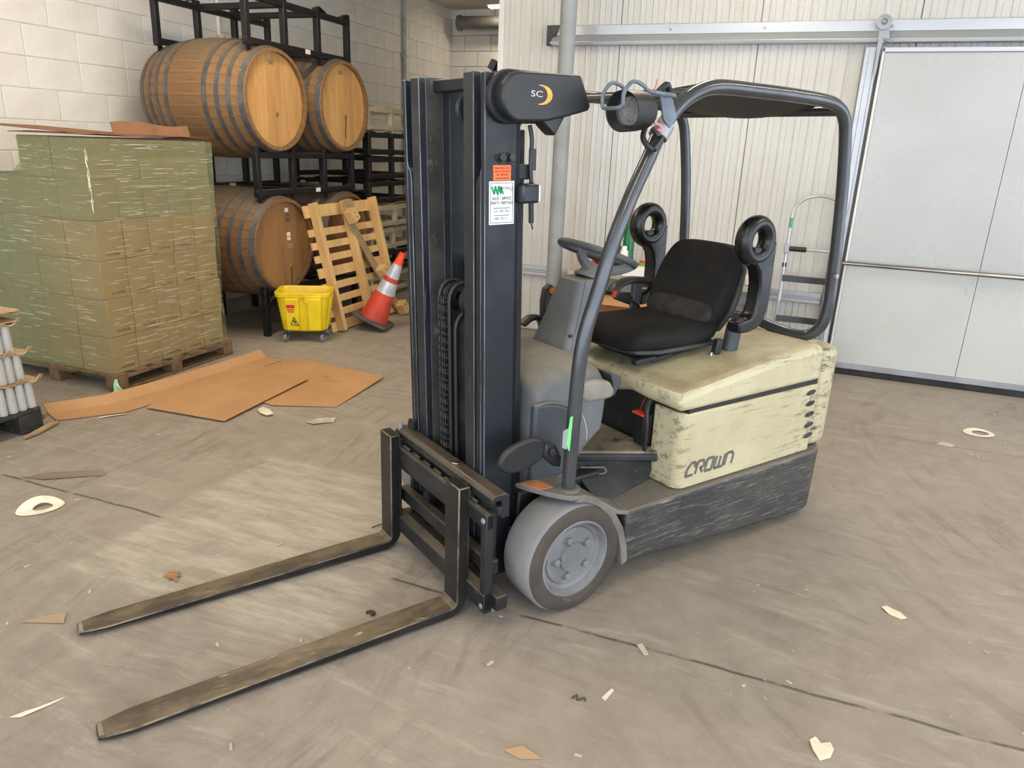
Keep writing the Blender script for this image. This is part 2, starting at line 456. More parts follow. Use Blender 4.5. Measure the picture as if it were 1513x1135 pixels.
# ---- door track
tk = thing('door_track', 'long aluminium sliding door track bolted across the ribbed wall', 'track', (0,0,0))
b = MB(); b.box(-2.26, 6.5, COLD_Y-.05, COLD_Y-.008, 2.655, 2.735); b.build('upper_flange', ALU, tk, bevel=.004)
b = MB(); b.prism([(COLD_Y-.008,2.575),(COLD_Y-.085,2.575),(COLD_Y-.092,2.60),(COLD_Y-.07,2.635),(COLD_Y-.055,2.655),(COLD_Y-.008,2.655)], 'x', -2.26, 6.5); b.build('lower_channel', ALU, tk, bevel=.003)
for xx in (-2.15, -1.24, -.5, .41, 1.32, 2.2):
    b = MB(); b.cyl((xx,COLD_Y-.058,2.69),(xx,COLD_Y-.05,2.69),.011,6); b.build('bolt', ALU_D, tk)
ENDB = M('black_end_bracket', (.015,.015,.016), rough=.4)
b = MB(); b.box(-2.31,-2.26,COLD_Y-.07,COLD_Y-.008,2.575,2.735); b.box(-2.28,-2.20,COLD_Y-.075,COLD_Y-.06,2.575,2.615); b.prism([(-2.28,2.735),(-2.19,2.735),(-2.23,2.65),(-2.28,2.63)],'y',COLD_Y-.075,COLD_Y-.06)
eb = b.build('end_stop', ENDB, tk, bevel=.003); eb['label'] = 'black end stop bracket'
b = MB(); b.cyl((-2.265,COLD_Y-.08,2.595),(-2.265,COLD_Y-.07,2.595),.008,8); b.build('screw', ALU, eb)
b = MB(); b.cyl((-2.215,COLD_Y-.08,2.595),(-2.215,COLD_Y-.07,2.595),.008,8); b.build('screw', ALU, eb)

# ---- steel column
COLM = M('column_paint', srgb(150,152,152), srgb(134,136,136), 3, .35, .7, rough=.42, c3=srgb(60,58,56), s3=22, t3=(.71,.75), stretch3=(1,1,.6))
b = MB(); b.lathe([(.068,.02),(.068,CEIL_Z-.002)], (-2.02,6.3,0), (0,0,1), 40, 0, False)
c_ = thing('steel_column', 'round grey painted steel column in front of the ribbed wall', 'column', (0,0,0))
b.build('shaft', COLM, c_)
b = MB(); b.box(-2.15,-1.89,6.17,6.43,0,.02); b.build('base_plate', COLM, c_, bevel=.003)

# ---- conduit on the block wall, duct and soffit in the far corner
COND = M('conduit_paint', srgb(200,195,186), srgb(168,160,150), 6, rough=.5)
cd = thing('wall_conduit', 'thin white vertical conduit on the block wall behind the mast', 'conduit')
b = MB(); b.cyl((WALL_X+.03,10.18,.1),(WALL_X+.03,10.18,CEIL_Z-.002),.028,12); b.build('pipe', COND, cd)
for zz in (1.4, 2.9):
    b = MB(); b.box(WALL_X+.001,WALL_X+.035,10.10,10.26,zz,zz+.03); b.build('clip', COND, cd, bevel=.003)
cd2 = thing('rack_side_conduit', 'short white conduit on the block wall behind the top barrel rack', 'conduit')
b = MB(); b.cyl((WALL_X+.022,6.43,2.3),(WALL_X+.022,6.43,CEIL_Z-.002),.02,12); b.build('pipe', PAINT, cd2)
b = MB(); b.box(WALL_X+.001,WALL_X+.03,6.37,6.49,2.6,2.63); b.build('clip', PAINT, cd2, bevel=.003)
DUCT = M('grey_duct', srgb(120,116,110), srgb(104,100,95), 3, rough=.5, metal=.2)
du = thing('ceiling_duct', 'round grey duct under the ceiling in the far corner', 'duct')
b = MB(); b.cyl((-5.52,11.55,3.55),(-2.9,11.55,3.55),.095,24); b.build('duct_pipe', DUCT, du)
b = MB(); b.lathe([(.09,-.02),(.115,-.02),(.115,.03),(.09,.03)],(-5.50,11.55,3.55),(1,0,0),24); b.build('collar', DUCT, du)
for xx in (-4.9,-3.6):
    b = MB(); b.cyl((xx,11.55,3.6),(xx,11.55,CEIL_Z-.001),.008); b.build('hanger_rod', DUCT, du)
b = MB(); b.box(-4.85,-2.8,10.2,10.5,3.62,CEIL_Z-.002)
tag(b.build('ceiling_beam', CEIL, bevel=.005), 'painted ceiling beam near the far corner lamp', 'beam')

# ---- ceiling strip lamps
HOUS = M('lamp_housing', srgb(235,233,228), rough=.4)
TUBE = emit('lamp_tube', (1.0,.90,.74), 14.0)
def strip_lamp(x, y, rz, label, watts=LAMP_W, L=2.4, col=LAMP_COL):
    t = thing('ceiling_lamp', label, 'lamp', (x, y, CEIL_Z), (0,0,rz), 'ceiling strip lamps')
    b = MB(); b.prism([(-.08,-.002),(.08,-.002),(.06,-.05),(-.06,-.05)], 'x', -L/2, L/2)
    b2 = MB(); 
    b.build('housing', HOUS, t, bevel=.004)
    for sgn in (-1, 1):
        c = MB(); c.cyl((-L/2+.04, sgn*.04, -.068),(L/2-.04, sgn*.04, -.068),.015,10); c.build('tube', TUBE, t)
    ld = bpy.data.lights.new('strip_light','AREA'); ld.shape = 'RECTANGLE'; ld.size = L*.95; ld.size_y = .12; ld.energy = watts; ld.color = col
    lo = bpy.data.objects.new('strip_light', ld); COL.objects.link(lo); lo.parent = t; lo.location = (0,0,-.088)
    return t
strip_lamp(-4.35, 11.25, 0, 'strip lamp on the ceiling in the far corner beside the duct', LAMP_W*.4, 1.1)
strip_lamp(-3.6, 4.0, PI/2, 'ceiling strip lamp above the floor before the barrel racks', LAMP_W*1.7, 2.4, (1.0,.82,.58))
strip_lamp(-.6, 4.6, PI/2, 'ceiling strip lamp above the forklift')
strip_lamp(2.4, 4.2, PI/2, 'ceiling strip lamp before the sliding door')
strip_lamp(-3.6, .4, PI/2, 'ceiling strip lamp above the near left floor', LAMP_W*.55, 2.4, (1.0,.82,.58))
strip_lamp(-.6, .2, PI/2, 'ceiling strip lamp above the near floor')
strip_lamp(2.4, .2, PI/2, 'ceiling strip lamp above the near right floor')
# ================================================================== FORKLIFT
OX, OY, HD = -1.0514, 2.6971, -2.1697
fk = thing('forklift', 'worn cream and dark grey electric forklift parked with forks lowered', 'forklift', (OX, OY, 0), (0,0,HD))

MAST = M('mast_paint', srgb(34,37,43), srgb(27,29,35), 4, .35, .7, rough=.46, spec=.35, c3=srgb(104,110,120), s3=38, t3=(.69,.75), stretch3=(1,1,.25), rvar=.1, dust=(srgb(120,110,98), .5))
MAST_IN = M('mast_inner_steel', srgb(48,50,54), srgb(34,37,43), 5, .35, .65, rough=.38, metal=.25, c3=srgb(112,114,118), s3=20, t3=(.62,.72), stretch3=(3,3,.18), rvar=.1)
GREASE = M('greasy_black', srgb(26,26,28), srgb(48,46,43), 12, .4, .7, rough=.45, bump=.3, bscale=60)
BLACKST = M('black_worn_steel', srgb(44,45,47), srgb(34,35,37), 6, .35, .65, rough=.42, metal=.2, c3=srgb(120,112,98), s3=22, t3=(.66,.74), stretch3=(2,2,.5), rvar=.1, dust=(srgb(118,104,86), .55))
FORKB = M('fork_side_black', srgb(46,45,44), srgb(30,30,31), 7, .35, .65, rough=.4, metal=.35, c3=srgb(110,101,86), s3=26, t3=(.66,.74), stretch3=(.3,1,1))
FORKT = M('fork_worn_top', srgb(112,97,77), srgb(72,62,51), 9, .35, .65, rough=.42, metal=.15, stretch=(.7,1.6,1), c3=srgb(196,180,150), s3=13, t3=(.60,.74), stretch3=(.6,1.8,1), bump=.15, bscale=60, rvar=.1)
BAREDGE = M('rubbed_edge', srgb(122,112,94), srgb(60,56,50), 14, .4, .6, rough=.38, metal=.3, stretch=(.5,1,.5))
MASTEDGE = M('rubbed_blue_edge', srgb(104,110,122), srgb(62,66,75), 10, .4, .6, rough=.4, metal=.2, stretch=(1,1,.3))
FORKTIP = M('fork_tip_bare', srgb(178,170,156), srgb(140,132,118), 9, rough=.4, metal=.5)
GUARD = M('guard_tube_grey', srgb(88,90,93), srgb(76,78,81), 4, .35, .65, rough=.19, metal=.5, c3=srgb(140,138,134), s3=24, t3=(.70,.78), stretch3=(1,1,.2), rvar=.06)
COWL = M('grey_plastic', srgb(104,106,108), srgb(90,92,95), 4, .35, .65, rough=.55, bump=.08, bscale=120, dust=(srgb(150,140,126), .65))
COWL_D = M('dark_grey_plastic', srgb(70,74,80), srgb(58,62,68), 4, rough=.5, dust=(srgb(140,130,118), .5))
BLKPL = M('black_plastic', srgb(34,35,38), srgb(27,28,30), 6, rough=.42, dust=(srgb(90,84,76), .35))
BLKGL = M('black_gloss_plastic', srgb(22,23,26), srgb(17,18,20), 5, rough=.3, rvar=.05)
FABRIC = M('black_seat_fabric', srgb(31,29,28), srgb(23,22,22), 9, rough=.85, bump=.25, bscale=160, spec=.3)
FABRIC2 = M('worn_seat_fabric', srgb(62,59,56), srgb(46,44,43), 14, rough=.9, bump=.3, bscale=160, spec=.2)
SEATTRIM = M('seat_trim', srgb(62,61,60), srgb(50,49,48), 10, rough=.6)
TYRE = M('tyre_rubber', srgb(76,68,60), srgb(62,56,50), 5, .35, .65, rough=.8, bump=.2, bscale=70, c3=srgb(96,88,78), s3=18, t3=(.6,.72))
TREAD = M('dusty_tread', srgb(132,131,131), srgb(120,118,117), 5, .35, .7, rough=.85, bump=.15, bscale=60)
HUBM = M('hub_grey', srgb(126,126,128), srgb(104,104,106), 6, .35, .65, rough=.6, c3=srgb(84,82,80), s3=22, t3=(.62,.72), bump=.15, bscale=50)
ORANGE = M('orange_reflector', srgb(196,128,82), srgb(176,112,72), 8, rough=.5)

def cream_material(name, scuff):
    t = NT(name)
    col = t.mix(t.ramp(t.noise(2.2, 5, .6), .35, .7), srgb(198,189,156), srgb(185,175,141))
    col = t.mix(t.math('MULTIPLY', t.ramp(t.noise(6, 6, .65), .45, .75), .5), col, srgb(172,159,127))
    # long rubbed scrapes that run lengthways, dark where paint has gone
    sc1 = t.ramp(t.noise(7, 8, .78, t.mapping((.55, 1, 9))), .58-.05*scuff, .67)
    msk = t.ramp(t.noise(2.4, 4, .6, t.mapping((.8, 1, 1.3), loc=(2,5,1))), .42, .60)
    col = t.mix(t.math('MULTIPLY', t.math('MULTIPLY', sc1, msk), .85), col, srgb(62,56,50))
    sc2 = t.ramp(t.noise(22, 6, .75, t.mapping((.35, 1, 6), loc=(9,2,4))), .60, .67)
    col = t.mix(t.math('MULTIPLY', sc2, .7), col, srgb(112,100,82))
    wear = t.ramp(t.noise(9, 7, .72, t.mapping((1,1,1), loc=(4,4,4))), .62, .7)
    s = t.sep()
    # rubbed bare towards the rear end and the front corner of the cover
    zr = t.ramp(s[0], -1.18, -1.46, 0, 1); zf = t.ramp(s[0], -.66, -.54, 0, 1)
    sc3 = t.ramp(t.noise(16, 9, .8, t.mapping((.8, 1, 1.8), loc=(1,1,7))), .50, .62)
    col = t.mix(t.math('MULTIPLY', t.math('MULTIPLY', sc3, t.math('MAXIMUM', zr, zf)), .75*scuff), col, srgb(76,68,58))
    col = t.mix(t.math('MULTIPLY', wear, .4), col, srgb(90,82,70))
    g = t.n('NewGeometry'); nz = t.sep(g.outputs['Normal'])[2]
    fd = t.math('MULTIPLY', t.ramp(nz, .6, .95), t.ramp(t.noise(3.5, 6, .65), .38, .68, .0, .85))
    col = t.mix(fd, col, srgb(158,142,112))
    t.base(col); t.set(Roughness=t.ramp(t.noise(5, 5), .3, .7, .32, .55))
    t.bump(t.noise(30, 5, .6), .06, .003)
    return t.m
CREAM = cream_material('cream_paint', .6)
CREAM_S = cream_material('cream_paint_scuffed', 1.0)
CREAM_R = cream_material('cream_paint_battered', 1.35)
def skirt_material():
    t = NT('scraped_dark_steel')
    col = t.mix(t.ramp(t.noise(3, 6, .65), .35, .65), srgb(52,52,54), srgb(70,69,68))
    a = t.ramp(t.noise(16, 8, .8, t.mapping((.5, 1, 7))), .50, .68)
    b2 = t.ramp(t.noise(20, 8, .8, t.mapping((6, 1, .5), loc=(3,1,2))), .58, .72)
    col = t.mix(t.math('MULTIPLY', a, .7), col, srgb(160,150,134))
    col = t.mix(t.math('MULTIPLY', b2, .6), col, srgb(142,134,120))
    c = t.ramp(t.noise(4, 7, .7, t.mapping(loc=(8,3,1))), .6, .75)
    col = t.mix(t.math('MULTIPLY', c, .5), col, srgb(120,105,86))
    g = t.n('NewGeometry'); nz = t.sep(g.outputs['Normal'])[2]
    col = t.mix(t.ramp(nz, .5, .9, 0, .75), col, srgb(128,122,112))
    t.base(col); t.set(Roughness=.55, Metallic=.15); t.bump(t.noise(35, 6, .7), .2, .003)
    return t.m
SKIRT = skirt_material()
DECK = M('floor_mat_dusty', srgb(150,140,122), srgb(120,110,95), 7, .3, .65, rough=.85, c3=srgb(64,60,55), s3=14, t3=(.52,.68), bump=.4, bscale=60)
DARKREC = M('grimy_dark_panel', srgb(50,51,54), srgb(36,37,40), 8, rough=.55, c3=srgb(112,106,98), s3=30, t3=(.63,.7), bump=.3, bscale=40)
DUSTY = M('dusty_grey_steel', srgb(122,117,109), srgb(100,96,90), 8, rough=.7, c3=srgb(70,66,62), s3=30, t3=(.6,.7))
CHROME = M('bright_steel', srgb(205,205,208), rough=.2, metal=1.)
def P(b, name, mat, bevel=0, seg=2, parent=None, smooth=35, subsurf=0, tilt=False):
    o = b.build(name, mat, parent or fk, bevel, seg, smooth, subsurf)
    if tilt: o.rotation_euler = (0, TILT, 0)
    return o
TILT = .0297

# ---------------- wheels
def wheel(yo, sgn, name='front_wheel'):
    R = .2286; w = .178
    b = MB(); yy = lambda h: h*sgn
    prof = [(.158,-.004),(.172,.0),(.205,.001),(.219,-.006),(.2286,-.022)]
    b.lathe(prof+[(.2286,-w+.022),(.219,-w+.006),(.160,-w),(.158,-w+.01)], (0,yo,R), (0,sgn,0), 64)
    o = P(b, name, TYRE, smooth=40)
    me = o.data; me.materials.append(TREAD)
    for p in me.polygons:
        c = p.center; r = math.hypot(c.x, c.z-R)
        if r > .2225: p.material_index = 1
    h = MB()
    h.lathe([(.158,-.10),(.158,-.004),(.150,-.002),(.144,-.012),(.138,-.030),(.122,-.040),(.118,-.032),(.062,-.028),(.058,-.018),(.02,-.016),(.001,-.016),(.001,-.10)], (0,yo,R), (0,sgn,0), 64)
    ho = P(h, 'hub', HUBM, parent=o, smooth=30)
    for k in range(5):
        a = math.radians(72*k); cx_, cz_ = .080*math.cos(a), R+.080*math.sin(a)
        n = MB(); n.lathe([(.022,0),(.022,.006),(.016,.007),(.016,.022),(.012,.026),(.001,.026)], (cx_, yo-sgn*.034, cz_), (0,sgn,0), 6, 0, False)
        P(n, 'lug_nut', HUBM, .001, 1, parent=ho)
    return o
wheel(.53, 1); wheel(-.53, -1)
b = MB(); b.lathe([(.05,-.08),(.19,-.08),(.2,-.07),(.2,.07),(.19,.08),(.05,.08)], (-1.22,0,.2), (0,1,0), 40); P(b, 'drive_wheel', TYRE)
b = MB(); b.cyl((0,-.36,.2286),(0,.36,.2286),.06,20); P(b, 'axle', GREASE)

# ---------------- chassis skirt, ledge, fenders
def plan_body(xf, ym, xr, rr, n=6, fr=.02):
    """near half + mirrored: front at xf, half width ym, rear xr with corner rounding rr"""
    pts = [(xf, ym)]
    pts.append((xr+rr, ym)); pts += arc((xr+rr, ym-rr), rr, 90, 180, n, '2d')[1:]
    return pts+[(x, -y) for x, y in reversed(pts)]
pl = plan_body(-.252, .53, -1.655, .20)
zb = lambda x, y: .131-(.131-.045)*min(1, max(0, (-.25-x)/1.2))
bpl = [(max(x, -1.56), y*.985) for x, y in pl]
b = MB(); b.loft(pl, zb, .365, bottom_plan=bpl)
P(b, 'chassis_skirt', SKIRT, .012, 2)
b = MB(); b.box(-1.5,-.60,-.42,.42,.366,.45); P(b, 'chassis_core', DARKREC)
b = MB(); b.box(-.30,.12,-.30,.30,.14,.44); b.box(.0,.16,-.33,.33,.14,.30); P(b, 'front_chassis', GREASE, .01)
def ftop(x):
    pr = [(.30,.500),(.05,.503),(-.02,.496),(-.08,.470),(-.14,.425),(-.20,.385),(-.26,.368)]
    if x >= pr[0][0]: return pr[0][1]
    for (xa, za), (xb, zb_) in zip(pr, pr[1:]):
        if x >= xb: return za+(zb_-za)*(xa-x)/(xa-xb)
    return pr[-1][1]
def fender(s):
    b = MB(); st = [.155,.13,.10,.07,.04,.01,-.02,-.05,-.08,-.11,-.14,-.17,-.20,-.23,-.258]
    rings = []
    for x in st:
        yo = .53 if x < .03 else .53-.20*((x-.03)/.125)**1.5
        yi = .325
        z = ftop(x); rings.append([(x, s*yi, z-.02), (x, s*yo, z-.02), (x, s*yo, z), (x, s*yi, z)])
    b.rings(rings); o = P(b, 'fender', DUSTY, .005, 2)
    # arch lip turned down behind the tyre
    lip = [(.027,.475),(-.04,.458),(-.093,.428),(-.151,.372),(-.202,.29),(-.232,.20),(-.243,.125)]
    lip2 = [(x-.030, z+.012) for x, z in lip]
    c = MB(); c.prism(lip+lip2[::-1], 'y', s*.36, s*.532); P(c, 'arch_lip', DUSTY, .004, 2)
    return o
fd = fender(1); fender(-1)
b = MB(); b._add([(.148,.345,.506),(.11,.425,.506),(.055,.43,.507),(.075,.35,.507),(.148,.345,.503),(.11,.425,.503),(.055,.43,.503),(.075,.35,.503)],[(0,1,2,3),(7,6,5,4),(0,4,5,1),(1,5,6,2),(2,6,7,3),(3,7,4,0)])
o = P(b, 'fender_patch', ORANGE, parent=fd); o['label'] = 'brown orange patch on the fender tip'

# ---------------- operator floor
b = MB(); b.loft([(-.565,.385),(-.25,.208),(-.10,.12),(-.05,-.36),(-.565,-.40)], .490, .504); P(b, 'floor_mat', DECK, .006, 3)
b = MB(); b.loft([(-.566,.388),(-.249,.212),(-.098,.122),(-.05,-.36),(-.566,-.40)], .455, .491); P(b, 'floor_edge', DARKREC, .010, 3)
b = MB(); b._add([(-.20,.19,.462),(-.535,.36,.462),(-.565,.345,.366),(-.19,.44,.366),(-.20,-.2,.462),(-.535,-.2,.462),(-.565,-.2,.366),(-.19,-.2,.366)],[(0,1,2,3),(4,7,6,5),(0,4,5,1),(3,2,6,7),(0,3,7,4),(1,5,6,2)])
stp = P(b, 'step_panel', DARKREC, .004)
b = MB(); b.tube(smooth_path([(-.235,.247,.448),(-.29,.277,.447),(-.32,.295,.447),(-.325,.305,.435),(-.31,.302,.424),(-.24,.264,.424)],4), .004, 8); P(b, 'step_slot_rim', DUSTY, parent=stp)

# ---------------- battery cover, side panels, counterweight
prof = [(-.525,.735),(-.515,.775),(-.545,.806),(-.70,.828),(-1.0,.866),(-1.40,.903),(-1.465,.898),(-1.465,.728),(-.60,.722)]
b = MB(); rings = []
for yy in (-.50,-.47,-.30,-.12,.02,.10,.20,.30,.47,.50):
    dz = -.022 if abs(yy) > .49 else 0
    low = .0 if yy < .10 else (.02 if yy < .25 else .0)
    rings.append([(x, yy, z+(dz if z > .79 else 0)-(0.035 if (i == 0 and -.3 < yy < .15) else 0)+(-.01 if i == 0 and yy > .25 else 0)) for i, (x, z) in enumerate(prof)])
b.rings(rings); hood = P(b, 'battery_cover', CREAM, .022, 4, smooth=50)
b = MB(); b.box(-1.455,-.60,-.47,.47,.45,.73); P(b, 'battery_box', DARKREC)
def side_panel(s):
    out = [(-1.465,.5),(-.62,.5)]+arc((-.60,.45), .05, 90, 0, 5, '2d')[0:]+[(-.55,.33),(-.565,.33)]+[(-.575,.45),(-.62,.478),(-1.465,.478)]
    pts = [(x, s*y) for x, y in out]
    b = MB(); b.loft(pts, .368, .708); return P(b, 'side_panel', CREAM_S, .006, 2)
sp = side_panel(1); side_panel(-1)
b = MB(); b.box(-1.46,-.58,.47,.494,.700,.732); P(b, 'cover_gap', GREASE)
VENTD = M('vent_dark', (.012,.012,.014), (.05,.05,.055), 30, rough=.5)
for k in range(5):
    z = .672-.0557*k; x = -1.41-.0085*k
    b = MB(); ring = []
    for h, sc_ in ((.500,1.0),(.5035,.98),(.5035,.86),(.4995,.80)):
        ring.append([(x+.046*sc_*math.cos(2*PI*i/24), h, z+.0165*sc_*math.sin(2*PI*i/24)+.010*sc_*math.cos(2*PI*i/24)*-.2) for i in range(24)])
    b.rings(ring, caps=False); v = P(b, 'vent', CREAM_S, parent=sp)
    b = MB(); b.prism([(x+.040*math.cos(2*PI*i/20), z+.0143*math.sin(2*PI*i/20)) for i in range(20)], 'y', .4985, .5012); P(b, 'vent_grille', VENTD, parent=sp)
GREYINK = M('grey_lettering', srgb(104,102,100), srgb(88,85,82), 30, rough=.6)
# lettering on the side panel, built from thick strokes
def stroke_letters(parent):
    S = {'C': [[(.95,.60),(.95,1),(.40,1),(0,.60),(0,0),(.95,0)]],
         'R': [[(0,0),(0,1),(.7,1),(.95,.8),(.95,.45),(.45,.45)], [(.5,.45),(.95,0)]],
         'O': [[(0,0),(0,1),(.9,1),(.9,0),(0,0)]],
         'W': [[(0,1),(0,0),(1.2,0),(1.2,1)], [(.6,0),(.6,.9)]],
         'N': [[(0,0),(0,1),(.7,1),(1.0,.7),(1.0,0)]]}
    x = 0; b = MB(); hgt = .056; wid = .046
    for ch in 'CROWN':
        for st in S[ch]:
            for p, q in zip(st, st[1:]):
                sh = lambda p: (-.598-(x+p[0]*wid+p[1]*.012), .5012, .424+p[1]*hgt)
                b.bar(sh(p), sh(q), .0125, .0016, up=(0,1,0))
        x += .059 if ch != 'W' else .068
    return P(b, 'lettering', GREYINK, parent=parent, smooth=0)
stroke_letters(sp)
pc = plan_body(-1.475, .497, -1.675, .13, 8)
b = MB(); b.loft(pc, .372, .868, bottom_plan=pc); P(b, 'counterweight', CREAM_R, .045, 4, smooth=50)
b = MB(); b.box(-1.60,-1.45,-.40,.40,.36,.40); P(b, 'rear_gap', GREASE)
# battery plug in the recess under the cover
b = MB(); b.box(-.555,-.50,.27,.325,.52,.655); pb = P(b, 'battery_connector', BLKPL, .004)
REDW0 = M('dark_red_cable', srgb(120,30,26), rough=.5)
REDPL = M('red_plastic', srgb(196,66,38), srgb(176,54,32), 20, rough=.4)
b = MB(); b.box(-.525,-.485,.262,.330,.655,.665); o = P(b, 'connector_handle', REDPL, .004, parent=pb); o['label'] = 'red orange connector handle'
for dy in (.285,.305):
    b = MB(); b.tube(smooth_path([(-.52,dy,.665),(-.525,dy,.70),(-.56,dy,.75)]), .004, 8); P(b, 'cable', REDW0 if dy < .3 else BLKPL, parent=pb)
b = MB(); b.tube(smooth_path([(-.505,.34,.50),(-.50,.345,.60),(-.51,.33,.70),(-.56,.32,.74)]), .009, 8); P(b, 'battery_cable', BLKPL)

# ---------------- cowl, column, steering wheel
cw = [(.075,.44),(.085,.78),(.06,.86),(-.02,.92),(-.14,.945),(-.25,.92),(-.30,.88),(-.29,.74),(-.20,.60),(-.13,.50),(-.10,.44)]
b = MB(); rings = []
for yy, sc_, dz in ((-.33,.90,-.03),(-.30,.97,-.01),(-.15,1,0),(0,1,.0),(.15,1,-.0),(.25,.99,-.012),(.30,.95,-.03),(.325,.86,-.06)):
    rings.append([(-.10+(x+.10)*sc_, yy, .44+(z-.44)*sc_+(dz if z > .7 else 0)) for x, z in cw])
b.rings(rings); cow = P(b, 'dash_cowl', COWL, .02, 3, smooth=60)
# lower shroud panel with the curved seam
b = MB(); sh_ = [(.088,.46),(.088,.80)]+[(.06,.806),(0,.80),(-.05,.785),(-.10,.755),(-.125,.70),(-.12,.64),(-.10,.60),(-.09,.50)]
b.prism(sh_, 'y', .30, .338); P(b, 'shroud_panel', COWL_D, .012, 3, parent=cow)
b = MB(); b.tube(smooth_path([(.088,.331,.80),(.03,.335,.807),(-.04,.335,.79),(-.10,.332,.758)],5), .004, 6); P(b, 'seam_bead', COWL, parent=cow)
# side pod reaching towards the seat
b = MB(); b.prism([(-.14,.86),(-.21,.865),(-.285,.845),(-.315,.80),(-.30,.772),(-.17,.770),(-.14,.80)], 'y', .20, .335); P(b, 'dash_side_pod', M('beige_dusty_plastic', srgb(150,143,130), srgb(130,124,114), 8, rough=.6), .018, 3)
b = MB(); b.prism([(-.305,.868),(-.36,.85),(-.365,.825),(-.335,.77),(-.30,.765),(-.325,.81)], 'y', .20, .31); P(b, 'pod_bracket', COWL_D, .006)
# steering column: tapered, leaning back
def col_ring(z, xf, xb, hw):
    r_ = min(.03, hw*.4); pts = []
    for cx_, cy_, a0 in ((xf-r_, hw-r_, 0), (xb+r_, hw-r_, 90), (xb+r_, -hw+r_, 180), (xf-r_, -hw+r_, 270)):
        pts += [(p[0], p[1], z) for p in arc((cx_, cy_), r_, a0, a0+90, 4, 'xy', z)]
    return pts
b = MB(); b.rings([col_ring(.86,-.195,-.35,.125), col_ring(.93,-.21,-.365,.12), col_ring(1.05,-.255,-.40,.10), col_ring(1.15,-.285,-.435,.085), col_ring(1.205,-.31,-.46,.075)])
colm = P(b, 'steering_column', COWL, .006, 2, smooth=50)
b = MB(); b.tube(smooth_path([(-.245,.119,.925),(-.29,.0995,1.05),(-.32,.0845,1.15),(-.34,.0745,1.205)],5), .005, 6); P(b, 'column_ridge', COWL, parent=colm)
b = MB(); b.tube(smooth_path([(-.31,.1205,.925),(-.345,.1005,1.05),(-.37,.0855,1.15),(-.385,.0755,1.205)],5), .0025, 6); P(b, 'column_seam', COWL_D, parent=colm)
b = MB(); b.cyl((-.245,.106,.985),(-.245,.115,.985),.008,10); P(b, 'column_screw', BLKPL, parent=colm)
wax = Vector((-.33,0,.944)).normalized(); wc = Vector((-.455,0,1.300))
b = MB(); b.lathe([(.070,-.11),(.070,-.095),(.052,-.085),(.045,-.06),(.03,-.045),(.001,-.042),(.001,-.11)], wc, wax, 24); st = P(b, 'steering_hub', COWL, .004)
b = MB(); e2 = Vector((0,1,0)); e1 = e2.cross(wax)
RW_ = .165
b.tube([wc+(e1*math.cos(2*PI*k/40)+e2*math.sin(2*PI*k/40))*RW_ for k in range(40)], .0155, 12, closed=True)
sw = P(b, 'steering_wheel', COWL_D)
for a in (0, 120, 240):
    a = math.radians(a+20); d = e1*math.cos(a)+e2*math.sin(a)
    b = MB(); b.tube(smooth_path([wc-wax*.060+d*.02, wc-wax*.055+d*.07, wc-wax*.030+d*.125, wc+d*.162],4), [.02]*13, 10, ry=[.012]*13); P(b, 'spoke', COWL, parent=sw)
b = MB(); b.tube(smooth_path([wc+e1*.04+e2*.145, wc+e1*.04+e2*.145+wax*.045],4), .02, 12); P(b, 'spinner_knob', BLKPL, parent=sw)
# direction lever, indicator lamp post and side handle beside the column
b = MB(); b.prism([(-.345,.88),(-.335,1.06),(-.345,1.12),(-.372,1.14),(-.400,1.12),(-.41,1.02),(-.40,.88)], 'y', -.24, -.20); lv = P(b, 'control_pod', DARKREC, .008, 3)
AMB = NT('amber_lens'); AMB.base(srgb(255,140,30)); AMB.set(Roughness=.2); AMB.b.inputs['Transmission Weight'].default_value = .3; AMB = AMB.m
b = MB(); b.lathe([(.001,.014),(.014,.012),(.018,0),(.018,-.01),(.001,-.01)], (-.375,-.199,1.108), (.25,1,.1), 20); o = P(b, 'indicator_lamp', AMB, parent=lv); o['label'] = 'round amber indicator lamp'
b = MB(); b.tube(smooth_path([(-.02,-.16,.93),(-.015,-.16,.99),(-.05,-.16,1.02),(-.10,-.16,1.0),(-.115,-.16,.92)],5), .014, 10, ry=.035, up=(0,1,0)) if False else b.tube(smooth_path([(-.22,-.2,.97),(-.26,-.2,.995),(-.305,-.2,.99),(-.332,-.2,.95),(-.338,-.2,.86)],5), .014, 10, ry=.03)
P(b, 'grab_loop', BLKPL)

# ---------------- seat
def cushion():
    b = MB(); rings = []
    for x, z, hw, th in ((-.505,.920,.17,.03),(-.525,.938,.215,.048),(-.60,.945,.242,.058),(-.75,.938,.248,.060),(-.90,.935,.245,.062),(-1.0,.945,.23,.06),(-1.08,.955,.2,.05)):
        ring = []
        for k in range(16):
            a = 2*PI*k/16; cy_ = math.copysign(abs(math.cos(a))**.55, math.cos(a)); cz_ = math.copysign(abs(math.sin(a))**.6, math.sin(a))
            dip = -.016*math.cos(cy_*PI/2)**2 if cz_ > 0 else 0
            ring.append((x, cy_*hw, z+cz_*th+dip))
        rings.append(ring)
    b.rings(rings); return b
seat = P(cushion(), 'seat_cushion', FABRIC, smooth=180, subsurf=2)
b = MB(); pts = [(-.53,.18),(-.515,0),(-.53,-.18),(-.62,-.24),(-1.02,-.24),(-1.02,.24),(-.62,.24)]
b.loft([(-.51,.10),(-.51,-.10),(-.545,-.20),(-.64,-.243),(-1.03,-.235),(-1.03,.235),(-.64,.243),(-.545,.20)], .885, .905); P(b, 'seat_pan', SEATTRIM, .008, 2)
b = MB(); rings = []
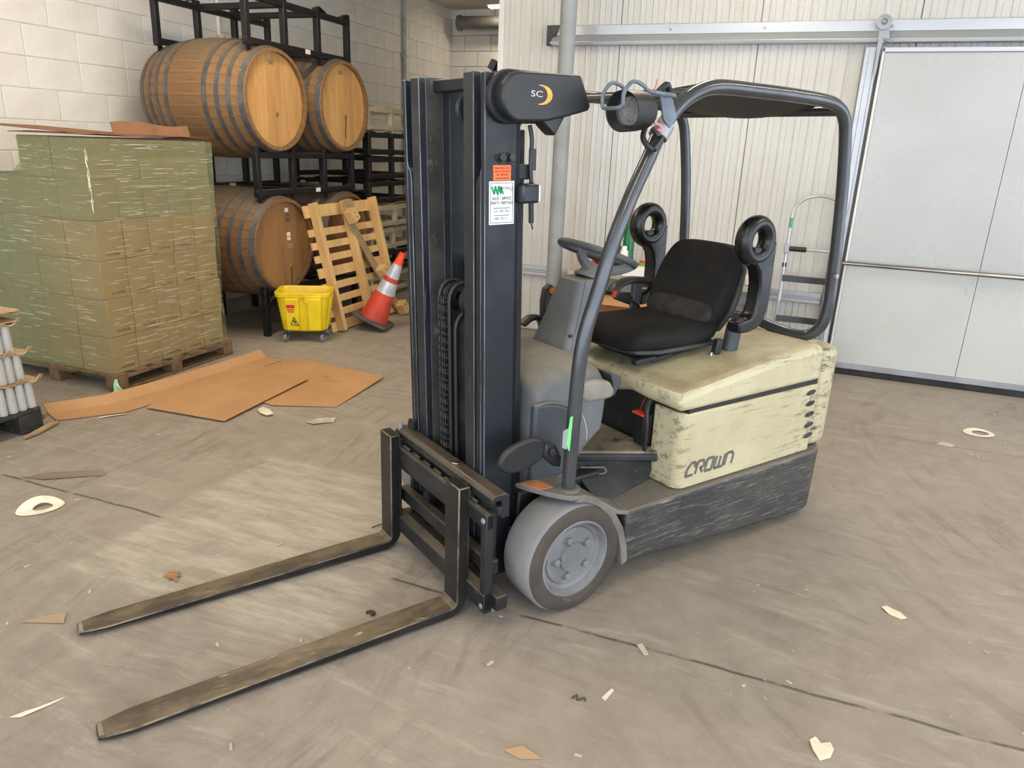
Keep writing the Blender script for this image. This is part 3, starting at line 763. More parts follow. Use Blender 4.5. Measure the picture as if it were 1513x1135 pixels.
for z, xc, hw, th in ((.92,-1.02,.15,.045),(.95,-1.03,.20,.055),(1.03,-1.055,.228,.055),(1.12,-1.09,.232,.045),(1.20,-1.12,.226,.042),(1.27,-1.15,.208,.040),(1.312,-1.165,.178,.032),(1.328,-1.172,.13,.02)):
    ring = []
    for k in range(16):
        a = 2*PI*k/16; cy_ = math.copysign(abs(math.cos(a))**.55, math.cos(a)); cx_ = math.copysign(abs(math.sin(a))**.6, math.sin(a))
        wing = .035*abs(cy_)**3 if cx_ > 0 else 0
        ring.append((xc+cx_*th+wing, cy_*hw, z))
    rings.append(ring)
b.rings(rings); P(b, 'backrest', FABRIC, smooth=180, subsurf=2)
b = MB(); rings = []
for z, xc, hw, th in ((.975,-.985,.17,.03),(.985,-.99,.20,.045),(1.02,-1.0,.208,.05),(1.055,-1.02,.20,.04),(1.07,-1.03,.17,.02)):
    ring = []
    for k in range(16):
        a = 2*PI*k/16; cy_ = math.copysign(abs(math.cos(a))**.55, math.cos(a)); cx_ = math.copysign(abs(math.sin(a))**.6, math.sin(a))
        ring.append((xc+cx_*th, cy_*hw, z))
    rings.append(ring)
b.rings(rings); P(b, 'lumbar_pad', FABRIC2, smooth=180, subsurf=2)
b = MB(); rings = []
for z, xc, hw, th in ((.93,-1.08,.19,.02),(1.03,-1.11,.238,.02),(1.12,-1.14,.241,.02),(1.22,-1.175,.225,.018),(1.29,-1.20,.17,.015)):
    rings.append([(xc+th,hw,z),(xc-th,hw*.96,z),(xc-th,-hw*.96,z),(xc+th,-hw,z)])
b.rings(rings); P(b, 'backrest_shell', SEATTRIM, .012, 2, smooth=50)
for x0_, y0_ in ((-.60,.19),(-.60,-.19),(-.70,.19)):
    b = MB(); b.bar((x0_-.06,y0_,.862),(x0_+.06,y0_,.852),.035,.022); P(b, 'seat_slide', BLKPL, .004)
b = MB(); b.box(-.97,-.64,-.16,.16,.83,.887); P(b, 'seat_base', BLKPL, .006)
def hip_hoop(s):
    y = s*.33; b = MB()
    ctr = (-1.068, 1.372); rr = .078
    b.tube([(ctr[0]+rr*math.cos(2*PI*k/36), y, ctr[1]+rr*math.sin(2*PI*k/36)) for k in range(36)], .034, 14, closed=True, ry=.040, up=None)
    o = P(b, 'hip_restraint', BLKGL, smooth=70)
    st_ = [(-1.176,1.375),(-1.180,1.25),(-1.182,1.12),(-1.176,1.06),(-1.155,1.01),(-1.12,.98),(-1.06,.968),(-1.0,.968),(-.99,1.02),(-1.06,1.03),(-1.085,1.05),(-1.10,1.10),(-1.10,1.18),(-1.085,1.235),(-1.05,1.275),(-1.02,1.305),(-1.03,1.325),(-1.068,1.318),(-1.11,1.335)]
    if s < 0: st_[7:9] = [(-1.03,.97),(-1.03,1.03)]
    c = MB(); c.prism(st_, 'y', y-.036, y+.036); P(c, 'restraint_stem', BLKGL, .018, 3, parent=o, smooth=60)
    c = MB(); c.box(-1.095,-1.05,y-.022,y+.022,1.315,1.345); P(c, 'restraint_insert', BLKPL, .006, parent=o)
    return o
hip_hoop(1); hip_hoop(-1)
b = MB(); b.cyl((-1.06,.275,.865),(-1.075,.275,.985),.036,18); P(b, 'belt_retractor', COWL_D, .006)
b = MB(); b.prism([(-.98,.86),(-.94,.865),(-.955,.935),(-.99,.93)], 'y', .265,.295); bl = P(b, 'belt_anchor', BLKPL, .005)
b = MB(); b.prism([(-.955,.835),(-.925,.838),(-.93,.875),(-.96,.872)], 'y', .278,.284); P(b, 'belt_tongue', CHROME, .003, parent=bl)
# armrest and buckle on the far side
b = MB(); b.tube(smooth_path([(-.835,-.30,1.05),(-.865,-.30,1.085),(-.95,-.30,1.105),(-1.05,-.30,1.095),(-1.11,-.30,1.08)],4), .018, 12, ry=.038); ar = P(b, 'armrest', BLKPL)
b = MB(); b.box(-1.02,-.97,-.315,-.285,.87,1.09); P(b, 'armrest_post', COWL_D, .005)
b = MB(); b.bar((-.825,-.265,1.045),(-.92,-.255,1.01),.03,.045); bk = P(b, 'belt_buckle', BLKPL, .006)
b = MB(); b.bar((-.812,-.267,1.050),(-.825,-.265,1.045),.022,.035); P(b, 'release_button', REDPL, .003, parent=bk)
b = MB(); b.tube(smooth_path([(-.92,-.255,1.01),(-.97,-.25,.98),(-1.0,-.24,.94)],4), .007, 8); P(b, 'buckle_stalk', BLKPL, parent=bk)

# ---------------- overhead guard
side = [(.006,.478),(.004,.70),(-.002,.92),(-.018,1.085),(-.07,1.255),(-.118,1.41),(-.183,1.565),(-.25,1.694),(-.307,1.805),(-.385,1.888),(-.475,1.935),(-.576,1.955),(-.78,1.957),(-1.0,1.956),(-1.20,1.950),(-1.30,1.935),(-1.368,1.892),(-1.405,1.80),(-1.447,1.584),(-1.475,1.363),(-1.490,1.18),(-1.494,1.06)]
near = [(x,.46,z) for x, z in side]
rear = [(-1.488,.445,.975),(-1.478,.40,.925),(-1.470,.34,.910),(-1.465,.24,.915),(-1.465,.10,.932),(-1.465,0,.935)]
half = near+rear
path = half+[(x,-y,z) for x, y, z in reversed(half[:-1])]
b = MB(); b.tube(smooth_path(path, 4), .0265, 16); gd = P(b, 'overhead_guard', GUARD, smooth=60)
for s in (1,-1):
    c = MB(); c.cyl((.006,s*.46,.497),(.006,s*.46,.506),.045,24); P(c, 'foot_flange', DUSTY, .002, parent=gd)
    c = MB(); c.cyl((-1.462,s*.488,1.22),(-1.462,s*.500,1.22),.012,8); P(c, 'guard_bolt', ALU_D, parent=gd)
for x_, z_ in ((-.46,1.925),(-1.33,1.915)):
    c = MB(); c.cyl((x_,-.45,z_),(x_,.45,z_),.02,14); P(c, 'cross_tube', GUARD, parent=gd)
CANV = M('black_canopy', srgb(30,29,29), srgb(44,42,41), 3, rough=.6, stretch=(1,6,1))
b = MB(); nx, ny = 10, 12; top = []; bot = []
for i in range(nx+1):
    x = -.50-(.81)*i/nx
    zr = 1.962+.008*math.sin(PI*i/nx)
    for j in range(ny+1):
        y = -.455+.91*j/ny; sag = (1-(y/.455)**2)*(.026+.045*(i/nx)**2)+(.004*math.sin(x*40))
        top.append((x, y, zr-sag)); bot.append((x, y, zr-sag-.006))
n1 = len(top); fs = []
for i in range(nx):
    for j in range(ny):
        a = i*(ny+1)+j; fs.append((a, a+1, a+ny+2, a+ny+1)); fs.append((n1+a, n1+a+ny+1, n1+a+ny+2, n1+a+1))
for j in range(ny):
    a = j; fs.append((a, n1+a, n1+a+1, a+1)); a = nx*(ny+1)+j; fs.append((a, a+1, n1+a+1, n1+a))
for i in range(nx):
    a = i*(ny+1); c_i = a+ny+1; fs.append((a, c_i, n1+c_i, n1+a)); a += ny; c_i = a+ny+1; fs.append((a, n1+a, n1+c_i, c_i))
b._add(top+bot, fs); P(b, 'canopy_cover', CANV, parent=gd, smooth=60)

# ---------------- work light on the guard leg
LENS = NT('lamp_glass'); LENS.base(srgb(170,170,168)); LENS.set(Roughness=.15, Metallic=.7); LENS.bump(LENS.noise(120, 4, .7), 1.0, .01); LENS = LENS.m
la = Vector((.965,.24,-.07)).normalized(); lc = Vector((-.135,.475,1.848))
b = MB(); b.lathe([(.046,.0),(.052,.004),(.062,.046),(.065,.048),(.065,-.02),(.060,-.075),(.040,-.098),(.001,-.10),(.001,-.09),(.045,-.02)], lc, la, 36); wl_ = P(b, 'work_light', BLKPL, smooth=35)
b = MB(); b.lathe([(.001,.012),(.028,.009),(.045,.001),(.045,-.004),(.001,-.004)], lc, la, 32); o = P(b, 'lamp_lens', LENS, parent=wl_); o['label'] = 'clear ribbed lamp lens'
LOOPS = M('painted_loop_grey', srgb(110,122,134), srgb(90,100,112), 20, rough=.45)
for dy in (-.05,.05):
    b = MB(); p0_ = lc+Vector((.075,dy,-.01))
    pth = [lc+Vector((.078,dy,.012)), lc+Vector((.078,dy,.05)), lc+Vector((.045,dy,.085)), lc+Vector((.0,dy,.078)), lc+Vector((-.03,dy,.062)), lc+Vector((-.12,dy*.8,.058)), lc+Vector((-.175,dy*.5,.058))]
    b.tube(smooth_path(pth,5), .0065, 10); P(b, 'light_guard_bar', LOOPS, parent=wl_)
b = MB(); b.tube(smooth_path([lc+Vector((.078,-.05,.012)), lc+Vector((.085,-.03,.004)), lc+Vector((.085,.03,.004)), lc+Vector((.078,.05,.012))],4), .0065, 10); P(b, 'light_guard_front', LOOPS, parent=wl_)
b = MB(); b.prism([(-.245,1.905),(-.30,1.905),(-.335,1.84),(-.305,1.80),(-.27,1.83)], 'y', .49, .498); P(b, 'light_bracket', LOOPS, .002, parent=wl_)
b = MB(); d_ = Vector((-.54,0,.84)).normalized(); cpt = Vector((-.302,.46,1.795)); b.lathe([(.0268,-.028),(.036,-.028),(.036,.028),(.0268,.028)], cpt, d_, 24); P(b, 'light_clamp', ALU_D, .003, parent=wl_)
b = MB(); b.tube(smooth_path([(-.215,.47,1.80),(-.20,.48,1.765),(-.215,.50,1.735),(-.245,.50,1.735),(-.262,.49,1.77),(-.24,.48,1.80)],5), .010, 8); P(b, 'light_cable', BLKPL, parent=wl_)
b = MB(); b.bar((-.262,.50,1.772),(-.228,.50,1.728),.03,.016); P(b, 'cable_plug', BLKGL, .004, parent=wl_)
PINK = M('pink_tie', srgb(222,140,150), rough=.5)
b = MB(); b.tube(smooth_path([(-.225,.502,1.815),(-.25,.505,1.808),(-.262,.505,1.79),(-.24,.505,1.795)],4), .004, 6); P(b, 'cable_tie', PINK, parent=wl_)
b = MB(); b.tube(smooth_path([(-.26,.47,1.915),(-.285,.48,1.94),(-.305,.475,1.925),(-.30,.47,1.90)],4), .011, 8); P(b, 'cable_bundle', BLKPL, parent=wl_)
REDW = M('red_wire', srgb(190,60,50), rough=.5)
b = MB(); b.tube(smooth_path([(-.225,.47,1.91),(-.245,.47,1.93),(-.25,.47,1.955)],4), .0018, 6); P(b, 'red_wire', REDW, parent=wl_)

# ---------------- mast (leaning slightly forward)
def outer_rail(s):
    b = MB()
    a, c = s*.268, s*.292; f0 = s*.236
    b.box(.122,.262,min(a,c),max(a,c),.10,1.95)
    b.box(.122,.142,min(f0,c),max(f0,c),.10,1.95)
    b.prism([(s*.236,.10),(s*.236,1.60),(s*.245,1.625),(s*.258,1.635),(s*.268,1.66),(s*.268,.10)], 'x', .238, .262)
    o = edge_wear(P(b, 'outer_rail', MAST, .003, 2, tilt=True), MASTEDGE)
    return o
orn = outer_rail(1); outer_rail(-1)
def inner_rail(s):
    b = MB()
    for y0, y1, x0, x1 in ((.158,.222,.232,.262),(.158,.180,.14,.235),(.158,.228,.125,.145)):
        b.box(x0,x1,min(s*y0,s*y1),max(s*y0,s*y1),.12,1.955)
    return edge_wear(P(b, 'inner_rail', MAST_IN, .003, 2, tilt=True), MASTEDGE)
ir1 = inner_rail(1); ir2 = inner_rail(-1)
WEB = M('dusty_rail_web', srgb(76,74,71), srgb(54,53,53), 7, .35, .65, rough=.6, c3=srgb(120,114,104), s3=18, t3=(.60,.72), stretch3=(1,1,.5), bump=.3, bscale=50)
b = MB(); b.box(.166,.232,-.1578,-.1545,.13,1.95); P(b, 'rail_web', WEB, parent=ir2)
b = MB(); b.cyl((.164,-.156,.13),(.164,-.156,1.95),.004,6); P(b, 'weld_bead', MASTEDGE, parent=ir2)
def core_rail(s):
    b = MB()
    for y0, y1, x0, x1 in ((.095,.150,.145,.170),(.095,.112,.05,.15),(.095,.150,.045,.06)):
        b.box(x0,x1,min(s*y0,s*y1),max(s*y0,s*y1),.12,1.935)
    return P(b, 'core_rail', MAST, .004, 2, tilt=True)
core_rail(1); core_rail(-1)
for zz0, zz1, x0, x1, hw in ((1.905,1.948,.15,.205,.157),(.30,.40,.03,.045,.20),(1.2,1.3,.03,.045,.15)):
    b = MB(); b.box(x0,x1,-hw,hw,zz0,zz1); P(b, 'mast_crossmember', MAST, .006, tilt=True)
for s in (1,-1):
    b = MB(); b.cyl((.108,s*.235,.14),(.108,s*.235,1.76),.032,18); b.cyl((.108,s*.235,1.76),(.108,s*.235,1.88),.020,16); P(b, 'lift_cylinder', MAST, tilt=True)
    b = MB(); b.box(.082,.118,min(s*.215,s*.262),max(s*.215,s*.262),.35,1.78); P(b, 'rear_strip', MAST, .004, tilt=True)
    if s > 0:
        b = MB(); b.lathe([(.02,-.012),(.055,-.012),(.048,0),(.055,.012),(.02,.012)], (.205,.115,1.845), (0,1,0), 28); P(b, 'hose_sheave', MAST_IN, tilt=True)
b = MB(); b.cyl((.150,.02,.10),(.150,.02,1.12),.055,24); b.cyl((.150,.02,1.12),(.150,.02,1.2),.03,20); P(b, 'free_lift_cylinder', GREASE, tilt=True)
for yy in (-.06,.075):
    b = MB(); b.lathe([(.02,-.022),(.060,-.022),(.060,-.014),(.048,-.008),(.048,.008),(.060,.014),(.060,.022),(.02,.022)], (.165,yy,1.165), (0,1,0), 32); P(b, 'chain_sheave', GREASE, tilt=True)
# chain: one link after another
ch = MB(); ch.cyl((.236,-.035,.45),(.236,-.035,1.16),.006,8); cho = P(ch, 'lift_chain', GREASE, tilt=True)
lk = MB(); lk.box(-.016,.016,-.022,-.016,-.019,.019); lk.box(-.016,.016,-.007,.007,-.019,.019); lk.box(-.016,.016,.016,.022,-.019,.019); lk.cyl((.0,-.025,-.0),(.0,.025,-.0),.009,8)
lkm = lk.mesh('chain_link', GREASE)
for k in range(23):
    o = link('chain_link', lkm, cho, .004, 1); o.location = (.236+(.004 if k % 2 else 0), -.035+(.004 if k % 2 else -.004), .46+.0315*k)
for yy, xx in ((-.075,.236),(.01,.24),(.045,.235)):
    zt_ = 1.165 if yy < .03 else 1.06
    pth = [(xx,yy,.40),(xx,yy,.8),(xx,yy,zt_)]+[(xx-.055+.055*math.cos(a), yy, zt_+.06*math.sin(a)) for a in [PI*i/8 for i in range(1,9)]]+[(xx-.11,yy,.9)]
    b = MB(); b.tube(pth, .009, 10); P(b, 'hydraulic_hose', BLKPL, tilt=True)
# near side hardware: bolts, switch, stickers, cover
def mt(x, z): return (x-TILT*z, z+TILT*x*0)
for x_ in (.250,.213):
    xl, zl = mt(x_, 1.692)
    b = MB(); b.cyl((xl,.292,zl),(xl,.297,zl),.019,20); b.cyl((xl,.297,zl),(xl,.311,zl),.015,6); P(b, 'mast_bolt', BLACKST, .002, parent=orn)
b = MB(); xl, zl = mt(.135,1.64); b.box(xl-.005,xl+.055,.262,.292,zl-.02,zl+.03); P(b, 'hose_clamp', MAST, .004, tilt=True)
xl, zl = mt(.136,1.575); b = MB(); b.box(xl-.03,xl+.045,.262,.325,zl-.032,zl+.032); hs = P(b, 'limit_switch', MAST_IN, .01, 3, tilt=True)
b = MB(); b.box(xl-.034,xl-.022,.275,.322,zl-.026,zl+.026); P(b, 'switch_label', M('label_white', srgb(230,228,222), rough=.5), .002, parent=hs)
b = MB(); b.tube(smooth_path([(xl-.01,.30,zl+.03),(xl-.005,.30,zl+.10),(xl-.012,.295,zl+.17),(xl-.005,.29,zl+.22)],5), .008, 8); b.box(xl-.025,xl-.004,.288,.306,zl+.075,zl+.145)
P(b, 'switch_cable', BLKPL, .003, tilt=True)
b = MB(); b.tube(smooth_path([(xl-.01,.30,zl-.03),(xl-.012,.30,zl-.075),(xl-.012,.30,zl-.10)],4), .009, 8); b.tube([(xl-.012,.30,zl-.10),(xl-.018,.302,zl-.12)], .003, 6); P(b, 'cable_end', BLKPL, tilt=True)
# cover with emblem
cov = [(.215,1.947)]+arc((.222,1.872), .076, 85, -82, 12, '2d')+[(.12,1.803),(.035,1.822),(-.055,1.846),(-.062,1.862),(-.012,1.954)]
b = MB(); b.prism(cov, 'y', .292, .362); cv = P(b, 'hose_cover', BLKPL, .010, 3, smooth=40)
cov2 = [(.235,1.955)]+arc((.238,1.872), .083, 85, -82, 12, '2d')+[(.12,1.796),(.12,1.955)]
b = MB(); b.prism(cov2, 'y', .292, .318); P(b, 'cover_back_rim', MAST, .008, 3, parent=cv)
b = MB(); b.prism([(.155,1.82),(.10,1.775),(.075,1.758),(.03,1.83)], 'y', .295, .35); P(b, 'cover_skirt', BLKGL, .008, 2, parent=cv)
GOLD = M('gold_emblem', srgb(232,176,70), srgb(214,152,52), 40, rough=.35)
SILV = M('silver_emblem', srgb(196,198,200), rough=.35)
b = MB(); a_o = [(.150-.046*math.cos(t_)-.0, 1.882+.030*math.sin(t_)) for t_ in [(-100+200*i/20)*PI/180 for i in range(21)]]
a_i = [(.158-.034*math.cos(t_), 1.882+.027*math.sin(t_)) for t_ in [(-92+184*i/20)*PI/180 for i in range(21)]]
n_ = len(a_o); vs = [(x,.3620,z) for x, z in a_o]+[(x,.3620,z) for x, z in a_i]+[(x,.3632,z) for x, z in a_o]+[(x,.3632,z) for x, z in a_i]
fs = []
for i in range(n_-1): fs += [(i,i+1,n_+i+1,n_+i),(2*n_+i,3*n_+i,3*n_+i+1,2*n_+i+1),(i,2*n_+i,2*n_+i+1,i+1),(n_+i,n_+i+1,3*n_+i+1,3*n_+i)]
b._add(vs, fs); o = P(b, 'crescent_emblem', GOLD, parent=cv); o['label'] = 'gold crescent emblem'
text_mesh('emblem_letters', 'SC', .026, frame((.166,.3622,1.883), (-1,0,.0), (0,0,1)), SILV, cv, .0008, bold=0, xs=1.6)
# stickers on the near outer rail (in the rail's own frame)
STO = M('orange_sticker', srgb(250,108,40), rough=.45); STW = M('white_sticker', srgb(236,238,240), rough=.35, c2=srgb(226,228,230), scale=20)
INK = M('black_ink', srgb(28,26,30), rough=.6); INKR = M('dark_red_ink', srgb(110,20,16), rough=.6); INKG = M('green_ink', srgb(10,140,80), rough=.6)
def zx(x, z): return (x-TILT*z, z)
def plate(x0, x1, z0, z1, y, mat, name, parent, th=.001):
    b = MB(); b.box(x0,x1,y,y+th,z0,z1); return P(b, name, mat, .0004, 1, parent=parent)
cx0 = zx(.278,1.645)[0]; cx1 = zx(.208,1.645)[0]
so = plate(cx1, cx0, 1.619, 1.668, .292, STO, 'orange_sticker', orn); so['label'] = 'orange service hotline sticker'
mx = (cx0+cx1)/2
FX = lambda x, z, y=.2932: frame((x, y, z), (-1,0,0), (0,0,1))
for i, s_ in enumerate(('MAINTAINCO INC', 'SERVICE HOTLINE', '(201) 488-7000')):
    text_mesh('sticker_text', s_, .0095, FX(mx, 1.6585-.0105*i), INKR if i != 3 else INK, so, .0003, xs=.78)
wx0 = zx(.291,1.55)[0]; wx1 = zx(.191,1.55)[0]; mw = (wx0+wx1)/2
sw_ = plate(wx1, wx0, 1.476, 1.617, .292, STW, 'white_sticker', orn); sw_['label'] = 'white sticker with green zigzag mark and phone numbers'
b = MB()
for x0, x1, z0, z1 in ((wx1+.005,wx0-.005,1.6105,1.6125),(wx1+.005,wx0-.005,1.481,1.483),(wx1+.005,wx1+.007,1.481,1.6125),(wx0-.007,wx0-.005,1.481,1.6125)):
    b.box(x0,x1,.2928,.2934,z0,z1)
P(b, 'sticker_border', INK, parent=sw_)
b = MB(); zz_ = [(.040,1.600),(.030,1.575),(.026,1.602),(.016,1.573),(.013,1.602),(.004,1.576),(.004,1.60),(-.006,1.575)]
for (xa, za), (xb, zb2) in zip(zz_, zz_[1:]): b.bar((mw+xa,.2932,za),(mw+xb,.2932,zb2),.0065,.0008,up=(0,1,0))
P(b, 'zigzag_mark', INKG, parent=sw_)
text_mesh('sticker_text', 'INTAINCO', .0125, FX(mw-.022,1.594), INK, sw_, .0003, xs=.72)
text_mesh('sticker_text', 'INC', .006, FX(mw-.038,1.586), INK, sw_, .0003)
text_mesh('sticker_text', 'SALES \u2022 SERVICE', .0135, FX(mw,1.5615), INK, sw_, .0003, xs=.80, bold=.0003)
text_mesh('sticker_text', 'PARTS \u2022 RENTALS', .0135, FX(mw,1.5465), INK, sw_, .0003, xs=.80, bold=.0003)
b = MB()
for zl_, w_ in ((1.530,.034),(1.506,.031)):
    for k_ in range(9): b.box(mw-w_+2*w_*k_/9+.0008, mw-w_+2*w_*(k_+1)/9-.0012, .2928, .2933, zl_-.0016, zl_+.0016)
P(b, 'small_print', INK, parent=sw_)
b = MB()
for k_ in range(8): b.box(mx-.027+.054*k_/8+.0006, mx-.027+.054*(k_+1)/8-.0010, .2928, .2933, 1.6245, 1.6285)
P(b, 'small_print', INKR, parent=so)
text_mesh('sticker_text', '(201) 487-2965', .0125, FX(mw,1.5195), INK, sw_, .0003, xs=.82)
text_mesh('sticker_text', '(908) 769-4111', .0125, FX(mw,1.4955), INK, sw_, .0003, xs=.82)

# ---------------- carriage and forks
CY = .462; CYF = -.315
b = MB(); b.prism([(.275,.455),(.275,.54),(.29,.55),(.335,.55),(.352,.537),(.352,.51),(.338,.51),(.330,.525),(.31,.525),(.31,.455)], 'y', CYF, CY); cb = P(b, 'carriage_top_bar', BLACKST, .004, 2)
b = MB(); b.box(.312,.336,CYF+.03,CY+.018,.480,.512); P(b, 'side_shift_rod', MAST_IN, .004)
b = MB(); b.prism([(.335,.42),(.370,.42),(.370,.475),(.358,.488),(.345,.478),(.335,.478)], 'y', CYF, CY); ur = P(b, 'upper_fork_bar', BLACKST, .004, 2)
for k in range(7):
    yk = -.20+.09*k
    c = MB(); c.box(.346,.360,yk-.03,yk+.03,.480,.496); P(c, 'fork_bar_tooth', BLACKST, .003, 1, parent=ur)
b = MB(); b.prism([(.335,.085),(.375,.085),(.375,.13),(.362,.115),(.345,.15),(.335,.16)][:3]+[(.375,.155),(.335,.17)], 'y', CYF, CY); P(b, 'lower_fork_bar', BLACKST, .004, 2)
for s, ye in ((1,CY),(-1,-CYF)):
    b = MB(); b.box(.337,.372,min(s*(ye-.035),s*ye),max(s*(ye-.035),s*ye),.075,.48); ep = P(b, 'carriage_end_plate', BLACKST, .004, 2)
    for zz in (.455,.105):
        c = MB(); c.cyl((.372,s*(ye-.017),zz),(.378,s*(ye-.017),zz),.011,12); P(c, 'end_bolt', ALU_D, .001, 1, parent=ep)
b = MB(); b.box(.285,.335,-.31,.49,.09,.15); P(b, 'lower_carriage_bar', BLACKST, .006)
b = MB(); b.box(.29,.335,-.31,.43,.205,.265); P(b, 'middle_carriage_bar', BLACKST, .006)
for yy in (-.26,-.12,.18,.36):
    b = MB(); b.box(.265,.30,yy-.012,yy+.012,.12,.53); P(b, 'carriage_plate', BLACKST, .003)
b = MB(); b.cyl((.335,-.30,.395),(.335,.20,.395),.028,20); P(b, 'side_shift_cylinder', BLACKST, .003)
b = MB(); b.tube([(.30,-.16,.20),(.29,-.10,.40)], .012, 10); P(b, 'carriage_hose', BLKPL)
b = MB(); b.cyl((.315,.15,.55),(.315,.15,.557),.018,14); P(b, 'pin_cap', CHROME, .002, parent=cb)
for yy in (-.27,-.245):
    b = MB(); b.cyl((.30,yy,.55),(.30,yy,.59),.009,10); b.cyl((.30,yy,.565),(.30,yy,.58),.012,6); P(b, 'hose_fitting', BLKPL, parent=cb)
b = MB(); b.cyl((.335,-.295,.53),(.335,-.295,.57),.012,10); P(b, 'grease_fitting', ALU_D, parent=cb)
def fork(yc):
    XS, XT, ZT, ZB, W2 = .412, 1.617, .046, .008, .051; th = .048; rad = .08
    st = []   # stations: (outer/back point, inner/front point, half width)
    st.append(((XS-th,.541),(XS,.541),W2)); st.append(((XS-th,.30),(XS,.30),W2))
    co = (XS-th+rad, ZB+rad)
    for i in range(7):
        a = PI+ (PI/2)*i/6; ci = (XS+.022, ZT+.022)
        st.append(((co[0]+rad*math.cos(a), co[1]+rad*math.sin(a)), (ci[0]+.022*math.cos(a), ci[1]+.022*math.sin(a)), W2))
    for x, w in ((.60,W2),(1.0,W2),(1.30,W2),(1.52,W2),(1.57,W2*.86),(1.60,W2*.70),(XT,W2*.58)):
        k = max(0, (x-.55)/(XT-.55)); st.append(((x, ZB+.0*k), (x, ZT-.022*k), w))
    rings = [[(o_[0], yc-w, o_[1]), (o_[0], yc+w, o_[1]), (i_[0], yc+w, i_[1]), (i_[0], yc-w, i_[1])] for o_, i_, w in st]
    b = MB(); b.rings(rings)
    o = P(b, 'fork', [FORKB, FORKT, FORKTIP], .0035, 2, smooth=25)
    edge_wear(o, BAREDGE); o.modifiers[0].width = .0045
    me = o.data
    for p in me.polygons:
        c = p.center
        if c.x > XT-.012 and abs(p.normal.x) > .7: p.material_index = 2
        elif p.normal.z > .35 and c.z < .12: p.material_index = 1 if c.x < 1.545 else 2 if c.x > 1.59 else 1
    h = MB(); h.box(.335,.37,yc-.04,yc+.04,.485,.515); P(h, 'fork_hook', BLACKST, .004, parent=o)
    h = MB(); h.box(XS-th-.02,XS-th+.006,yc-.018,yc+.018,.49,.532); P(h, 'fork_latch', BLACKST, .003, parent=o)
    return o
fork(.286); fork(-.286)

# ---------------- oval mirror folded beside the mast, tag strip on the leg
mc = Vector((.185,.405,.652))
b = MB(); pts = []
for k in range(28):
    a = 2*PI*k/28; px_, pz_ = .108*math.cos(a), .060*math.sin(a)
    pts.append((mc.x+px_*math.cos(.14)+pz_*math.sin(.14)*0, mc.z+pz_-px_*math.sin(.14)*1.0))
b.prism(pts, 'y', .388, .415); mr = P(b, 'folded_mirror', BLKPL, .010, 3, smooth=50)
text_mesh('mirror_text', 'MADE IN USA', .014, frame((.185,.4152,.66), (-1,0,.12), (.12,0,1)), DARKREC, mr, .0006)
b = MB(); b.prism([(.095,.685),(.045,.672),(.018,.62),(.018,.575),(.05,.585),(.10,.635)], 'y', .385, .425); mb_ = P(b, 'mirror_arm', BLKPL, .008, 2)
b = MB(); b.cyl((.068,.425,.648),(.068,.437,.648),.016,6); P(b, 'mirror_bolt', BLACKST, .002, parent=mb_)
GTAG = M('green_tag', srgb(128,222,140), srgb(110,205,124), 20, rough=.5)
b = MB(); b._add([(.022,.478,.80),(.030,.476,.795),(.040,.476,.69),(.028,.48,.665),(.024,.4755,.80),(.032,.474,.795),(.042,.474,.69),(.030,.477,.665)],[(0,1,2,3),(7,6,5,4),(0,4,5,1),(1,5,6,2),(2,6,7,3),(3,7,4,0)])
o = P(b, 'inspection_tag', GTAG); o['label'] = 'light green inspection tag'
b = MB(); b._add([(.034,.474,.755),(.056,.47,.745),(.056,.47,.68),(.036,.474,.67),(.034,.472,.755),(.056,.468,.745),(.056,.468,.68),(.036,.472,.67)],[(0,1,2,3),(7,6,5,4),(0,4,5,1),(1,5,6,2),(2,6,7,3),(3,7,4,0)])
P(b, 'paper_tag', M('grey_tag', srgb(150,150,148), rough=.6))
b = MB(); b.tube(smooth_path([(-.035,.44,.80),(-.02,.49,.79),(-.03,.50,.74),(-.04,.49,.70)],4), .0012, 5); P(b, 'tag_wire', M('tan_string', srgb(190,180,160), rough=.8))
# ================================================================== BARRELS AND RACKS
OAK = M('dusty_oak', srgb(150,112,70), srgb(128,94,60), 5, .3, .7, rough=.65, stretch=(.4,3,3), c3=srgb(92,66,44), s3=7, t3=(.58,.74), stretch3=(.5,2,2), bump=.12, bscale=50, dust=(srgb(112,98,80), .95))
OAK2 = M('stained_oak', srgb(140,100,62), srgb(116,82,52), 5, .3, .7, rough=.65, stretch=(.4,3,3), c3=srgb(84,60,42), s3=6, t3=(.55,.74), stretch3=(.5,2,2), bump=.12, bscale=50, dust=(srgb(104,94,80), 1.0))
def head_mat(name, a, b_, c):
    t = NT(name)
    col = t.mix(t.ramp(t.noise(3.2, 6, .6, t.mapping((1,4,.5))), .32, .7), a, b_)
    col = t.mix(t.math('MULTIPLY', t.ramp(t.noise(16, 6, .7, t.mapping((1,5,.35))), .5, .72), .45), col, c)
    oi = t.n('ObjectInfo'); col = t.mix(t.ramp(oi.outputs['Random'], 0, 1, 0, .28), col, c)
    t.base(col); t.set(Roughness=.6); t.bump(t.noise(40, 5, .6, t.mapping((1,4,.3))), .1, .003); return t.m
HEADA = head_mat('pale_head_oak', srgb(214,164,100), srgb(196,144,84), srgb(150,104,60))
HEADB = head_mat('brown_head_oak', srgb(160,116,68), srgb(142,100,60), srgb(104,74,48))
HOOP = M('galvanised_hoop', srgb(108,108,106), srgb(84,84,84), 9, .35, .65, rough=.55, metal=.45, c3=srgb(150,148,140), s3=34, t3=(.6,.7), bump=.2, bscale=60, dust=(srgb(126,114,98), .85))
BLAB = M('paper_label', srgb(228,222,210), rough=.6)
BUNG = M('pale_bung', srgb(150,128,100), rough=.6)
LEN, RH, RB = 1.10, .405, .487
